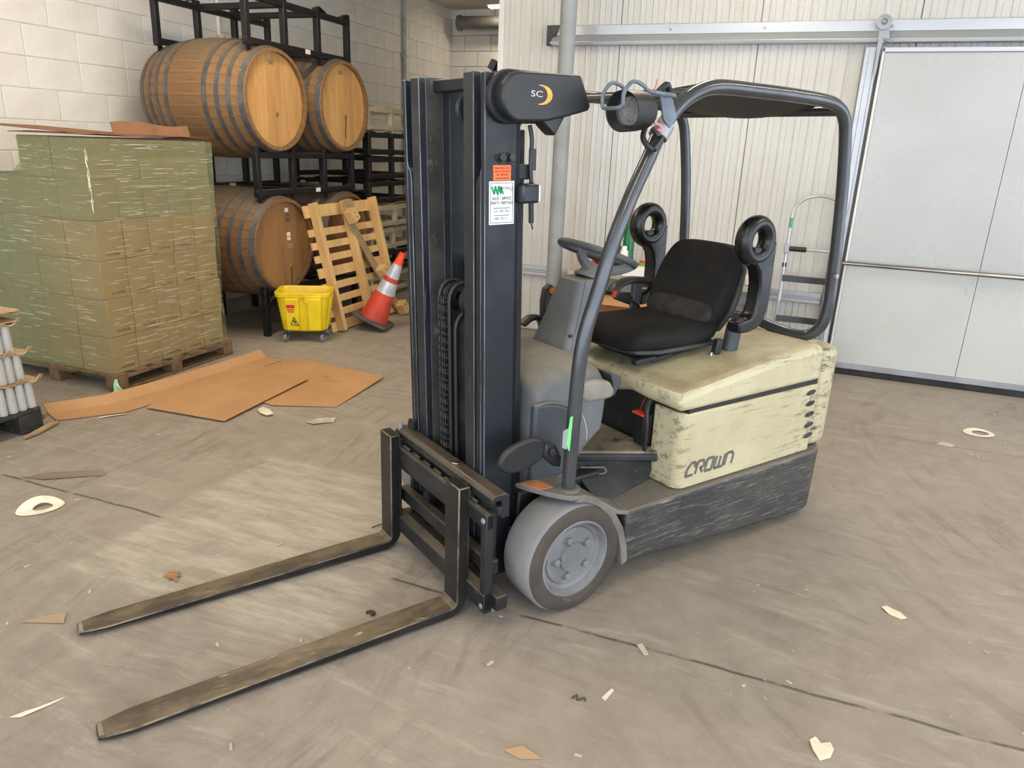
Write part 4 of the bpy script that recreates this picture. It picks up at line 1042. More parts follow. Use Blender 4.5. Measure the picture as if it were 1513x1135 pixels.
def brad(t):        # radius along the barrel, t in 0..1
    return RH+(RB-RH)*(1-(2*t-1)**2)
NST = 34
stv = MB(); rings = []; da = PI/NST-.002
for i in range(9):
    t_ = i/8; r = brad(t_); x = -LEN*t_
    rings.append([(x, (r-.028)*math.sin(-da), (r-.028)*math.cos(-da)), (x, r*math.sin(-da), r*math.cos(-da)), (x, (r+.0008), 0) if False else (x, 0, r+.0012), (x, r*math.sin(da), r*math.cos(da)), (x, (r-.028)*math.sin(da), (r-.028)*math.cos(da))])
stv.rings(rings)
stave_me = {}
for key, mt_ in (('a', OAK), ('b', OAK2)): stave_me[key] = stv.mesh('stave', mt_)
hoop_me = []
for t0, w in ((.012,.045),(.11,.035),(.20,.035),(.30,.04)):
    for tt in (t0, 1-t0-w/LEN):
        b = MB(); ra, rb_ = brad(tt), brad(tt+w/LEN)
        b.lathe([(ra+.001,0),(ra+.0045,.0),(rb_+.0045,w),(rb_+.001,w)], (-LEN*tt,0,0), (-1,0,0), 56); hoop_me.append(b.mesh('hoop', HOOP))
def head_planks(mat, xf, R_, n=8):
    out = []
    for i in range(n):
        y0 = -R_+2*R_*i/n+.0012; y1 = -R_+2*R_*(i+1)/n-.0012
        pts = []
        for k in range(6): y = y0+(y1-y0)*k/5; pts.append((y, math.sqrt(max(R_*R_-y*y, 1e-5))))
        for k in range(6): y = y1-(y1-y0)*k/5; pts.append((y, -math.sqrt(max(R_*R_-y*y, 1e-5))))
        b = MB(); b.prism(pts, 'x', xf-.02, xf); out.append(b.mesh('head_board', mat))
    return out
heads = {'a': head_planks(HEADA, -.035, .382), 'b': head_planks(HEADB, -.035, .382)}
backdisc = MB(); backdisc.lathe([(.001,0),(.378,0),(.378,-.02),(.001,-.02)], (-LEN+.04,0,0), (1,0,0), 40); backdisc_me = backdisc.mesh('rear_head', OAK2)
def barrel(x, y, z, hk, sk, label, bung, stain=False, labels=False, spin=0):
    t = thing('oak_barrel', label, 'barrel', (x, y, z), (0,0,0), 'oak barrels on the steel racks')
    for k in range(NST):
        o = link('stave', stave_me[sk], t, 0, 2, 40); o.rotation_euler = (2*PI*k/NST+spin,0,0)
    for me in hoop_me: link('hoop', me, t, 0, 2, 40)
    for me in heads[hk]: link('head_board', me, t, .0015, 1, 0)
    link('rear_head', backdisc_me, t)
    b = MB(); b.lathe([(.001,.012),(.014,.012),(.018,0),(.001,0)], (-.035,*bung), (1,0,0), 14); b.build('head_bung', OAK, t)
    if stain:
        b = MB(); b.tube(smooth_path([(-.0345,bung[0],bung[1]),(-.0345,bung[0]+.004,bung[1]-.06),(-.0345,bung[0]-.004,bung[1]-.13),(-.0345,bung[0],bung[1]-.2)],4), [.010]*13, 8, ry=[.001]*13, up=(0,1,0)); o = b.build('drip_stain', M('wine_stain', srgb(96,58,34), rough=.5), t); o['label'] = 'dark drip stain under the bung'
    if labels:
        for yy, zz, w, h_ in ((.07,.30,.045,.035),(.085,.085,.05,.035),(.085,.045,.05,.03),(.10,-.02,.08,.045)):
            b = MB(); b.box(-.035,-.034,yy-w/2,yy+w/2,zz-h_/2,zz+h_/2); b.build('paper_label', BLAB if zz > 0 else BUNG, t)
        b = MB(); b.lathe([(.028,0),(.034,0),(.034,.001),(.028,.001)], (-.035,.085,.225), (1,0,0), 24); b.build('stamp_ring', INK, t)
        b = MB(); b.box(-.0352,-.0344,.075,.095,.205,.225); b.build('stamp_mark', INK, t)
    b = MB(); b.cyl((-LEN/2,0,RB-.005),(-LEN/2,0,RB+.022),.03,14); b.build('bung', BUNG, t)
    return t
def mark(t, s_, yy, zz, size):
    text_mesh('chalk_mark', s_, size, frame((-.0346,yy,zz),(0,1,0),(0,0,1)), INK, t, .0003)
bx = -4.28
b1 = barrel(bx, 5.445, 2.018, 'a', 'a', 'upper oak barrel with pale head nearest the stack of cartons', (.02,-.11))
b2 = barrel(bx, 6.46, 2.03, 'a', 'a', 'upper oak barrel with a dark drip down its pale head', (.04,-.09), True)
b3 = barrel(bx, 5.45, .805, 'b', 'b', 'lower oak barrel with brown head and white paper labels', (.10,-.2), True, True)
b4 = barrel(bx, 6.47, .805, 'b', 'b', 'lower oak barrel mostly hidden behind the leaning pallet', (.05,-.2))
mark(b1, '347', -.02, .29, .055); mark(b2, '361', -.02, .30, .055)

RBLK = M('black_rack_steel', srgb(34,33,32), srgb(25,25,25), 8, rough=.45, metal=.2, c3=srgb(120,114,104), s3=16, t3=(.70,.76), dust=(srgb(112,98,80), .6))
RCRM = M('cream_rack_steel', srgb(196,182,150), srgb(178,164,134), 6, rough=.5, c3=srgb(120,106,84), s3=16, t3=(.66,.76))
RY = [0, .475, .95, 1.425]; RD = .93; RHT = .385
def make_rack(mat, label, h=RHT, feet=False, zlow=0, nest=False):
    t = thing('barrel_rack', label, 'rack', group='steel barrel racks')
    w = .05
    for x in (0, -RD):
        b = MB(); b.box(x-w/2,x+w/2,-.03,RY[3]+.03,h-w,h); b.build('top_rail', mat, t, .004, 1)
        b = MB(); b.box(x-w/2,x+w/2,-.03,RY[3]+.03,zlow,zlow+w); b.build('bottom_rail', mat, t, .004, 1)
        for i, y in enumerate(RY):
            b = MB(); b.box(x-w/2-.002,x+w/2+.002,y-w/2,y+w/2,0 if feet else -.012,h+(.0 if nest else .045 if i in (0,3) else .03)); b.build('post', mat, t, .004, 1)
        for ya in (RY[0], RY[2]):
            for s, y0 in ((1, ya+.02), (-1, ya+.455)):
                b = MB(); b.bar((x, y0, h+(.012 if nest else .04)),(x, y0+s*.10, h+.002),.05,.008); b.build('cradle_bar', mat, t)
                if not feet and not nest:
                    b = MB(); b.bar((x, y0, -.055),(x, y0+s*.12, zlow),.05,.008); b.bar((x, y0, -.055),(x,y0,zlow),.05,.008); b.build('saddle_bar', mat, t)
    for y in (RY[1], RY[2]):
        for z0 in (h-w, zlow):
            b = MB(); b.box(-RD+w/2,-w/2,y-w/2,y+w/2,z0,z0+w); b.build('side_beam', mat, t, .004, 1)
    return t
RX, RY0 = -4.36, 5.20
r1 = make_rack(RBLK, 'empty black steel barrel rack on top of the upper barrels', .385)
r1.location = (RX, RY0, 2.43)
b = MB(); b.box(.027,.029,.73,.80,.008,.045); b.build('tag_sticker', BLAB, r1)
r2 = make_rack(RBLK, 'black steel barrel rack between the upper and the lower barrels', .36)
r2.location = (RX, RY0+.02, 1.235)
b = MB(); b.box(.027,.029,.78,.85,.008,.045); b.build('tag_sticker', BLAB, r2)
r3 = make_rack(RBLK, 'black steel barrel rack standing on the floor under the lower barrels', .41, True, .27)
r3.location = (RX, RY0+.02, 0)
# empty racks stacked up further back
protoB = None; protoC = None
names = [('c','topmost cream rack of the stack behind the mast'),('b','uppermost black rack of the stack behind the mast'),('b','middle black rack of the stack behind the mast'),('b','black rack just above the two cream racks behind the mast'),
         ('c','upper one of the two cream racks halfway down the rear stack'),('c','lower one of the two cream racks halfway down the rear stack'),('b','black rack low in the rear stack above the bottom rack'),('c','cream rack at the bottom of the rear stack')]
zz = 1.79; n_ = len(names)
for i, (k, lab) in enumerate(names):
    if k == 'c':
        if protoC is None: protoC = o = make_rack(RCRM, lab, .225, nest=True)
        else: o = copy_tree(protoC)
    else:
        if protoB is None: protoB = o = make_rack(RBLK, lab, .225, nest=True)
        else: o = copy_tree(protoB)
    o['label'] = lab
    o.location = (-4.36+random.uniform(-.03,.03), 7.0+random.uniform(-.04,.04), 1.84-.255*i)

# ================================================================== LEANING PALLET, PLANK, BUCKET, CONE
PINE = M('pallet_pine', srgb(214,176,118), srgb(196,156,100), 6, .3, .7, rough=.7, stretch=(3,.5,.5), c3=srgb(120,90,56), s3=11, t3=(.66,.76), bump=.15, bscale=60)
PINE2 = M('grey_weathered_pine', srgb(166,140,104), srgb(144,120,88), 7, .3, .7, rough=.75, c3=srgb(96,76,54), s3=12, t3=(.62,.74), bump=.15, bscale=60)
NAIL = M('nail_steel', srgb(80,78,76), rough=.5, metal=.6)
# pallet frame: origin bottom left corner on the floor, u along Y, v up the lean, w = towards the room
pb0 = Vector((-3.93,5.60,.004)); pu = Vector((.11,.99,0)).normalized(); top_dir = Vector((-.30,-.035,1.12)).normalized()
pw_ = pu.cross(top_dir).normalized()
pm = Matrix(((pu.x,top_dir.x,pw_.x,pb0.x),(pu.y,top_dir.y,pw_.y,pb0.y),(pu.z,top_dir.z,pw_.z,pb0.z),(0,0,0,1)))
lp = thing('wooden_pallet', 'bright pine pallet leaning upright against the lower barrels', 'pallet'); lp.matrix_world = pm
LP_H = 1.17; LP_W = 1.06
for i, (v0, h_) in enumerate(((0.0,.09),(.135,.066),(.26,.066),(.385,.066),(.505,.09),(.645,.066),(.765,.066),(.885,.066),(1.055,.11))):
    b = MB(); b.box(random.uniform(-.012,.0),LP_W+random.uniform(0,.012),v0,v0+h_,0,.018); b.build('deck_board', PINE, lp, .002, 1)
for i, u0 in enumerate((.06,.51,.94)):
    b = MB(); b.box(u0,u0+.045,.0 if i != 2 else .25,LP_H+.01,.018,.105); b.build('stringer', PINE, lp, .003, 1)
b = MB(); b.box(.44,.58,1.07,1.175,.105,.123); b.build('bottom_board', PINE2, lp, .003, 1)
b = MB(); b.box(.50,.60,1.06,1.165,.02,.10); b.build('block', PINE, lp, .003, 1)
# loose plank with two blocks
k0 = Vector((-3.80,6.63,.02)); k1 = Vector((-4.05,6.02,1.08))
kd = (k1-k0).normalized(); kw = Vector((.95,.0,.25)); kw = (kw-kd*kw.dot(kd)).normalized(); ks = kd.cross(kw)
km = Matrix(((kd.x,ks.x,kw.x,k0.x),(kd.y,ks.y,kw.y,k0.y),(kd.z,ks.z,kw.z,k0.z),(0,0,0,1)))
pk = thing('broken_plank', 'grey plank with nailed wood blocks propped across the pallet', 'plank'); pk.matrix_world = km
L_ = (k1-k0).length
b = MB(); b.box(0,L_,-.045,.045,0,.02); b.build('plank', PINE2, pk, .002, 1)
for a0, a1 in ((.0,.12),(.46,.58),(L_-.12,L_)):
    b = MB(); b.box(a0,a1,-.05,.05,.02,.11); o = b.build('wood_block', PINE, pk, .003, 1)
    for dx in (.035,.085):
        c = MB(); c.cyl((a0+dx,0,.11),(a0+dx,0,.112),.008,8); c.build('nail', NAIL, o)

YEL = M('yellow_plastic', srgb(236,204,24), srgb(222,188,16), 6, rough=.4, c3=srgb(168,140,30), s3=20, t3=(.68,.78))
mbk = thing('mop_bucket', 'yellow plastic mop bucket on casters in front of the pallet', 'bucket', (-4.02,5.34,0), (0,0,math.radians(-62)))
b = MB()
def rrect(hx, hy, r, z, n=4):
    pts = []
    for cx_, cy_, a0 in ((hx-r,hy-r,0),(-hx+r,hy-r,90),(-hx+r,-hy+r,180),(hx-r,-hy+r,270)): pts += arc((cx_,cy_), r, a0, a0+90, n, 'xy', z)
    return pts
rings = [rrect(hx,hy,r,z) for hx,hy,r,z in ((.13,.17,.05,.095),(.145,.185,.05,.11),(.175,.225,.055,.40),(.185,.238,.06,.405),(.188,.242,.06,.445),(.176,.230,.055,.447),(.165,.215,.05,.40),(.13,.17,.045,.13))]
b.rings(rings); bb = b.build('bucket_body', YEL, mbk, .004, 2, smooth=50)
for yy in (-.09,.10):
    b = MB(); b.prism([(yy-.055,.11),(yy+.055,.11),(yy+.062,.40),(yy-.062,.40)], 'x', .12,.17); o = b.build('body_rib', YEL, bb, .01, 2)
    o.data.transform(Matrix.Shear('XY', 4, (0,0))) if False else None
    for v in o.data.vertices: v.co.x += (v.co.z-.11)*.105
for xx in (-.06,.07):
    b = MB(); b.prism([(xx-.03,.11),(xx+.03,.11),(xx+.034,.40),(xx-.034,.40)], 'y', .16,.20)
    for i, v in enumerate(b.v): b.v[i] = (v[0], v[1]+(v[2]-.11)*.138, v[2])
    b.build('body_rib', YEL, bb, .01, 2)
b = MB(); b.box(.178,.196,.02,.16,.36,.425); b.build('wringer_hook_plate', YEL, bb, .006, 2)
REDL = M('red_label', srgb(196,38,44), rough=.5)
def on_front(y0, y1, z0, z1, name, mat):
    b = MB(); xf = lambda z: .1465+(z-.11)*.1035
    b._add([(xf(z0)+.028,y0,z0),(xf(z0)+.028,y1,z0),(xf(z1)+.028,y1,z1),(xf(z1)+.028,y0,z1),(xf(z0)+.02,y0,z0),(xf(z0)+.02,y1,z0),(xf(z1)+.02,y1,z1),(xf(z1)+.02,y0,z1)],[(0,1,2,3),(7,6,5,4),(0,4,5,1),(1,5,6,2),(2,6,7,3),(3,7,4,0)])
    return b.build(name, mat, bb)
on_front(-.135,-.065,.315,.345,'red_label',REDL); on_front(-.13,-.07,.295,.305,'red_label_line',REDL); on_front(-.125,-.072,.278,.286,'red_label_line',REDL)
xf = lambda z: .1715+(z-.11)*.1035
b = MB()
tr = [(-.105,.165),(-.040,.16),(-.075,.235)]
for (ya, za), (yb, zb2) in zip(tr, tr[1:]+tr[:1]): b.bar((xf(za)+.001,ya,za),(xf(zb2)+.001,yb,zb2),.006,.003,up=(1,0,0))
b.bar((xf(.2)+.001,-.08,.205),(xf(.18)+.001,-.065,.178),.012,.003,up=(1,0,0))
o = b.build('caution_triangle', INK, bb)
GREYW = M('grey_caster', srgb(120,118,116), rough=.5)
for sx, sy in ((.13,-.16),(.13,.16),(-.13,.17),(-.13,-.17)):
    c = MB(); c.box(sx-.02,sx+.02,sy-.018,sy+.018,.05,.098); ca = c.build('caster', BLKPL, mbk, .004)
    c = MB(); c.lathe([(.006,-.014),(.036,-.014),(.038,-.010),(.038,.010),(.036,.014),(.006,.014)], (sx,sy,.0385), (.3,1,0), 24); c.build('caster_wheel', GREYW, ca)
b = MB(); b.tube(smooth_path([(.03,-.235,.42),(.05,-.28,.36),(.02,-.33,.25),(-.02,-.32,.14),(.0,-.27,.10)],5), .004, 8); b.build('bail_handle', BLKPL, mbk)

CONE = M('cone_red', srgb(206,66,40), srgb(176,58,42), 5, rough=.55, c3=srgb(110,52,44), s3=9, t3=(.58,.74))
CONE_T = M('cone_orange', srgb(240,72,24), rough=.5)
REFL = M('cone_reflector', srgb(206,208,210), srgb(180,182,186), 10, rough=.35, metal=.3)
cn = thing('traffic_cone', 'orange and white traffic cone tipped against the plank', 'cone')
cn.matrix_world = Matrix.Translation((-3.715,5.962,.075)) @ Matrix.Rotation(math.radians(24), 4, Vector((-.45,.893,0))) @ Matrix.Rotation(.25, 4, 'Z')
b = MB(); b.loft(rrect(.185,.185,.05,0,3) and [(p[0],p[1]) for p in rrect(.185,.185,.05,0,3)], 0, .03); b.build('cone_base', M('cone_base_grey', srgb(88,80,74), srgb(72,66,60), 8, rough=.8), cn, .008, 2)
def cr(z): return .135-(z-.03)/.68*.108
b = MB(); b.lathe([(cr(.03),.03),(cr(.30),.30),(cr(.30)-.004,.30),(cr(.03)-.004,.03)], n=36); b.build('cone_body', CONE, cn)
def band(z0, z1, name, mat, e=.0):
    b = MB(); b.lathe([(cr(z0)+e,z0),(cr(z1)+e,z1),(cr(z1)-.004,z1),(cr(z0)-.004,z0)], n=36); return b.build(name, mat, cn)
band(.30,.42,'reflective_band',REFL,.002); band(.42,.465,'red_band',CONE); band(.465,.60,'reflective_band',REFL,.002); band(.60,.70,'cone_tip',CONE_T)
b = MB(); b.lathe([(cr(.70),.70),(cr(.70)+.003,.705),(cr(.70)+.002,.715),(cr(.70)-.006,.715),(cr(.70)-.006,.70)], n=24); b.build('cone_rim', CONE_T, cn)

# ================================================================== CARTON STACK
CARD = M('kraft_carton', srgb(156,134,100), srgb(144,122,90), 3, .35, .65, rough=.75, bump=.05, bscale=80)
CARDT = M('carton_tape_line', srgb(120,98,64), rough=.7)
SX1, SY0 = -4.245, 3.50                      # right face plane, near face plane
CWY, CWX, CHT = .2115, .29, .2585
carton_me = MB(); carton_me.box(-CWX+.0025,-.0025,.002,CWY-.002,.001,CHT-.001); carton_me = carton_me.mesh('carton', CARD)
pal = thing('carton_pallet', 'brown wooden pallet under the wrapped stack of cartons', 'pallet', (0,0,0))
PW1, PW2, PD = SX1+.03, SX1-1.25, 1.13
OLDW = M('old_pallet_wood', srgb(128,100,70), srgb(104,80,56), 6, rough=.8, stretch=(3,3,1), c3=srgb(70,54,40), s3=12, t3=(.6,.72))
for i in range(7):
    y = SY0-.02+i*(PD-.1)/6; b = MB(); b.box(PW2,PW1,y,y+.1,.105,.122); b.build('deck_board', OLDW, pal, .002, 1)
for x in (PW1-.10, PW1-.65, PW2):
    for y in (SY0-.02, SY0+.47, SY0+PD-.12):
        b = MB(); b.box(x,x+.10,y,y+.10,.018,.085); b.build('block', OLDW, pal, .003, 1)
    b = MB(); b.box(x,x+.10,SY0-.02,SY0+PD-.02,.085,.105); b.build('stringer_board', OLDW, pal, .002, 1)
    b = MB(); b.box(x,x+.10,SY0-.02,SY0+PD-.02,.001,.018); b.build('bottom_board', OLDW, pal, .002, 1)
ordn = ['bottom','second','third','fourth','fifth','top']
colw = ['nearest the corner','second from the near corner','in the middle','second from the far end','at the far end']
jit = {}
for L in range(6):
    nx_ = 4 if L < 4 else (4 if L == 4 else 2)
    sh = (0, .004, -.004, .0, -.012, -.02)[L]
    for ix in range(nx_):
        for iy in range(5):
            vis = ix == 0 or iy == 0 or (L >= 4 and ix >= 1)
            if not vis: continue
            o = link('carton', carton_me, None, .003, 1)
            o.location = (SX1+sh-ix*CWX+random.uniform(-.003,.003), SY0+iy*CWY+random.uniform(-.001,.001), .122+L*CHT)
            if ix == 0:
                lab = f'wrapped kraft carton in the {ordn[L]} layer on the printed side, {colw[iy]}'
            elif iy == 0:
                lab = f'wrapped kraft carton in the {ordn[L]} layer of the green filmed side, {["","second","third","fourth"][ix]} from the corner'
            else:
                lab = f'kraft carton inside the {ordn[L]} layer of the wrapped stack'
            tag(o, lab, 'carton', 'kraft cartons on the wrapped pallet')
            if ix == 0 and L < 4:
                text_mesh('carton_print', '12 X 375 ML', .024, frame((-.0012,CWY*.56,.035),(0,1,0),(0,0,1)), INK, o, .0004, xs=.9)
def film_material():
    t = NT('green_stretch_film')
    for n in list(t.t.nodes):
        if n.type == 'BSDF_PRINCIPLED': t.t.nodes.remove(n)
    tr = t.n('BsdfTransparent'); 
    gl = t.n('BsdfGlossy'); gl.inputs['Roughness'].default_value = .12
    df = t.n('BsdfDiffuse')
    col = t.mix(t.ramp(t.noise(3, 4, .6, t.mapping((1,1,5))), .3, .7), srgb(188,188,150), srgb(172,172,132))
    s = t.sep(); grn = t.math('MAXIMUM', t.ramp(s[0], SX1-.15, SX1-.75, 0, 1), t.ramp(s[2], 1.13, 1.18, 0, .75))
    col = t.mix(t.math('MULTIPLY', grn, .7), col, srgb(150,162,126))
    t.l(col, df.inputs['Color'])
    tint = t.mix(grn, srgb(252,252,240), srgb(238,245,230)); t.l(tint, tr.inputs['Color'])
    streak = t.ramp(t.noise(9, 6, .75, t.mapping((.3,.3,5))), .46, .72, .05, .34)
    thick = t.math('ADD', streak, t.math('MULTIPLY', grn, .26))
    m1 = t.n('MixShader'); t.l(thick, m1.inputs[0]); t.l(tr.outputs[0], m1.inputs[1]); t.l(df.outputs[0], m1.inputs[2])
    fr = t.n('LayerWeight'); fr.inputs['Blend'].default_value = .25
    spec = t.ramp(t.noise(26, 5, .7, t.mapping((.16,.16,3.0))), .60, .66, .02, .9)
    m2 = t.n('MixShader'); t.l(t.math('ADD', spec, t.math('MULTIPLY', fr.outputs['Facing'], .10)), m2.inputs[0]); t.l(m1.outputs[0], m2.inputs[1]); t.l(gl.outputs[0], m2.inputs[2])
    bp = t.n('Bump'); bp.inputs['Strength'].default_value = .7; bp.inputs['Distance'].default_value = .012
    t.l(t.math('ADD', t.noise(14, 5, .65, t.mapping((.25,.25,2.4))), t.math('MULTIPLY', t.noise(5, 3, .5), .7)), bp.inputs['Height'])
    t.l(bp.outputs[0], gl.inputs['Normal'])
    t.l(m2.outputs[0], t.out.inputs['Surface'])
    return t.m
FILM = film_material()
# film wound round the stack; it follows the setback of the two upper layers
def film_ring(z, xl, e):
    pts = []; x1, x0, y0, y1 = SX1+e, xl-e, SY0-e, SY0+5*CWY+e
    n = 14
    for i in range(n): pts.append((x1, y0+(y1-y0)*i/n))
    for i in range(n): pts.append((x1+(x0-x1)*i/n, y1))
    for i in range(n): pts.append((x0, y1+(y0-y1)*i/n))
    for i in range(n): pts.append((x0+(x1-x0)*i/n, y0))
    return [(x+random.uniform(-.003,.003), y+random.uniform(-.003,.003), z) for x, y in pts]
XL4 = SX1-4*CWX; XL2 = SX1-.56
rings = []
for z, xl in [(.085,XL4)]+[(.12+.0862*i, XL4) for i in range(15)]+[(1.405,XL4+.06),(1.43,XL2-.10),(1.50,XL2),(1.58,XL2),(1.665,XL2)]:
    rings.append(film_ring(z, xl, .013+.004*math.sin(z*9)))
b = MB(); b.rings(rings, caps=False)
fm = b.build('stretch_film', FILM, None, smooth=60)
tag(fm, 'clear green stretch film wound round the stack of cartons', 'film')
CREASE_GLINT = M('film_crease_glint', srgb(250,247,230), srgb(240,236,205), 30, rough=.12)  # near-white slivers: highlights along the film wrinkles, painted as colour
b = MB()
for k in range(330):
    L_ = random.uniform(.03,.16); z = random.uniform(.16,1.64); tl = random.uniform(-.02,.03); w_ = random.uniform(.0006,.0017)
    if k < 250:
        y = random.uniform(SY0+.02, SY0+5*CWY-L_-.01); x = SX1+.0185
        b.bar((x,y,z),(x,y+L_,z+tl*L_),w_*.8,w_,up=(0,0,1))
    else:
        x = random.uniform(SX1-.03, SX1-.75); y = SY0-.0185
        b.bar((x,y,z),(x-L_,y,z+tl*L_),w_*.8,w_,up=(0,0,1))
for k in range(26):  # upright slivers paint the bright highlight down the upper near corner
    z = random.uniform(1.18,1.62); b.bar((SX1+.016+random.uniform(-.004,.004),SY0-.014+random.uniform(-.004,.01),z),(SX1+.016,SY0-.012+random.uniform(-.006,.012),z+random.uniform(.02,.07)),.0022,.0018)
b.build('film_crease_glint', CREASE_GLINT, fm, smooth=0)['kind'] = 'stuff'
KNOT = M('green_film_knot', srgb(150,206,160), srgb(186,222,186), 20, rough=.3)
b = MB()
for i in range(9):
    a = random.uniform(-.05,.05); b.tube(smooth_path([(SX1+.02,SY0-.012,.10),(SX1+.035+a*.4,SY0-.03,.06),(SX1+.05+a*.5,SY0-.03+a*.3,.02),(SX1+.06+a,SY0-.05+a*.4,.006)],3), .007, 6)
tag(b.build('film_tail', KNOT, fm), 'knotted green film tail')
# kraft sheets on top of the stack
KRAFT = M('brown_board', srgb(140,96,66), srgb(124,84,58), 4, rough=.8, c3=srgb(96,64,44), s3=16, t3=(.62,.74))
zt = .122+6*CHT+.012
b = MB(); st = []
for i in range(9):
    y = SY0-.05+i*1.1/8; st.append((y, zt+.004+.006*math.sin(i*1.3)))
rings = [[(x, y, z+dz) for (x, dz) in ((SX1+.02-.0,0),(SX1-.60,0))]+[(x, y, z+dz+.005) for (x, dz) in ((SX1-.60,0),(SX1+.02,0))] for y, z in st]
b.rings(rings)
ks_ = b.build('cardboard_sheet', KRAFT, None, .001, 1); tag(ks_, 'brown cardboard sheet lying on top of the carton stack', 'cardboard')
b = MB(); rings = []
for i in range(8):
    y = SY0+.22+i*.66/7; w = .0; lift = .075+.012*math.sin(i*.9)
    rings.append([(SX1+.01,y,zt+.014),(SX1-.02,y+.01,zt+.014+lift),(SX1-.024,y+.01,zt+.014+lift),(SX1+.006,y,zt+.010)])
b.rings(rings); o = b.build('raised_flap', KRAFT, ks_, .001, 1)
b = MB(); b._add([(SX1-.10,SY0-.02,zt+.018),(SX1-.95,SY0-.04,zt+.055),(SX1-1.0,SY0+.5,zt+.05),(SX1-.2,SY0+.5,zt+.02),(SX1-.10,SY0-.02,zt+.013),(SX1-.95,SY0-.04,zt+.050),(SX1-1.0,SY0+.5,zt+.045),(SX1-.2,SY0+.5,zt+.015)],[(0,1,2,3),(7,6,5,4),(0,4,5,1),(1,5,6,2),(2,6,7,3),(3,7,4,0)])
tag(b.build('cardboard_sheet', KRAFT, None), 'thin brown cardboard panel overhanging the far left of the carton stack', 'cardboard')

# ================================================================== GLASSWARE PALLET at the left edge
BP = M('black_plastic_pallet', srgb(40,40,40), srgb(58,54,50), 14, rough=.7, c3=srgb(112,98,80), s3=20, t3=(.62,.72))
gp = thing('plastic_pallet', 'black plastic pallet with bottle tiers at the left edge', 'pallet', (-4.06,2.82,0))
b = MB(); b.box(-1.1,0,-1.0,0,.115,.14); b.build('pallet_deck', BP, gp, .006)
for x in (-1.1,-.62,-.14):
    for y in (-1.0,-.57,-.14):
        b = MB(); b.box(x,x+.14,y,y+.14,.025,.115); b.build('pallet_foot', BP, gp, .006)
for y in (-1.0,-.57,-.14):
    b = MB(); b.box(-1.1,0,y,y+.14,.003,.025); b.build('pallet_runner', BP, gp, .004)
GLASS = M('milky_plastic_bottle', srgb(224,222,216), srgb(208,205,198), 8, rough=.25)
GLASS.node_tree.nodes['Principled BSDF'].inputs['Transmission Weight'].default_value = .25
TIER = M('tier_sheet', srgb(190,160,124), srgb(170,140,104), 9, rough=.75, c3=srgb(130,100,72), s3=16, t3=(.6,.72))
bot = MB(); bot.lathe([(.001,0),(.026,0),(.0275,.005),(.0265,.08),(.024,.125),(.0215,.148),(.0215,.158),(.001,.158)], n=16, closed=False); bot_me = bot.mesh('bottle', GLASS)
tn = ('bottom','middle','top')
for tier in range(3):
    z0 = .142+tier*.170; inset = tier*.022
    for i in range(3):
        for j in range(6):
            o = link('bottle', bot_me, None)
            o.location = (gp.location.x-.035-inset-i*.056+random.uniform(-.003,.003), gp.location.y-.035-inset-j*.056+random.uniform(-.003,.003), z0)
            o.rotation_euler = (random.uniform(-.02,.02), random.uniform(-.02,.02), 0)
            tag(o, f'milky empty bottle standing in the {tn[tier]} tier on the black pallet', 'bottle', f'milky bottles in the {tn[tier]} tier')
    zt2 = z0+.160; b = MB(); rings = []
    for k in range(17):
        t_ = k/16; y = gp.location.y+.03-inset-.40*t_; x = gp.location.x-.005-inset
        cu = (.035 if k % 5 < 2 else .015)+.01*math.sin(k*1.7); out = .022+.012*math.sin(k*.9)
        rings.append([(x+out,y,zt2+cu),(x+.004,y,zt2+.007),(x-.20,y,zt2+.007),(x-.20,y,zt2+.003),(x+.004,y,zt2+.003),(x+out+.002,y,zt2+cu-.004)])
    b.rings(rings); o = b.build('tier_sheet', TIER, None, smooth=30)
    tag(o, f'curled tan paper sheet over the {tn[tier]} tier of bottles', 'paper', 'tan tier sheets')
zt3 = .142+3*.170; gx, gy = gp.location.x-.06, gp.location.y-.05
for k, (dx, dy, zz_, lab) in enumerate(((0,0,.012,'lower torn tan cardboard piece on top of the bottle tiers'),(-.015,.02,.045,'middle torn tan cardboard piece on top of the bottle tiers'),(.01,.01,.072,'uppermost torn tan cardboard piece on top of the bottle tiers'))):
    pts = [(gx+dx+.035,gy+dy+.02),(gx+dx+.02,gy+dy-.06),(gx+dx+.03,gy+dy-.18),(gx+dx-.05,gy+dy-.34),(gx+dx-.2,gy+dy-.34),(gx+dx-.2,gy+dy+.02),(gx+dx-.06,gy+dy+.035)]
    lf = [(.0,.012,-.004,.006,0,0,.01)[i]*(1 if k % 2 else -.4) for i in range(7)]
    n_ = 7; vs = [(x,y,zt3+zz_+l) for (x,y),l in zip(pts,lf)]+[(x,y,zt3+zz_+l+.006) for (x,y),l in zip(pts,lf)]
    b = MB(); b._add(vs, [tuple(range(n_)), tuple(range(2*n_-1,n_-1,-1))]+[(i,(i+1)%n_,n_+(i+1)%n_,n_+i) for i in range(n_)])
    tag(b.build('cardboard_piece', TIER, None, smooth=0), lab, 'cardboard', 'torn cardboard on the bottle tiers')
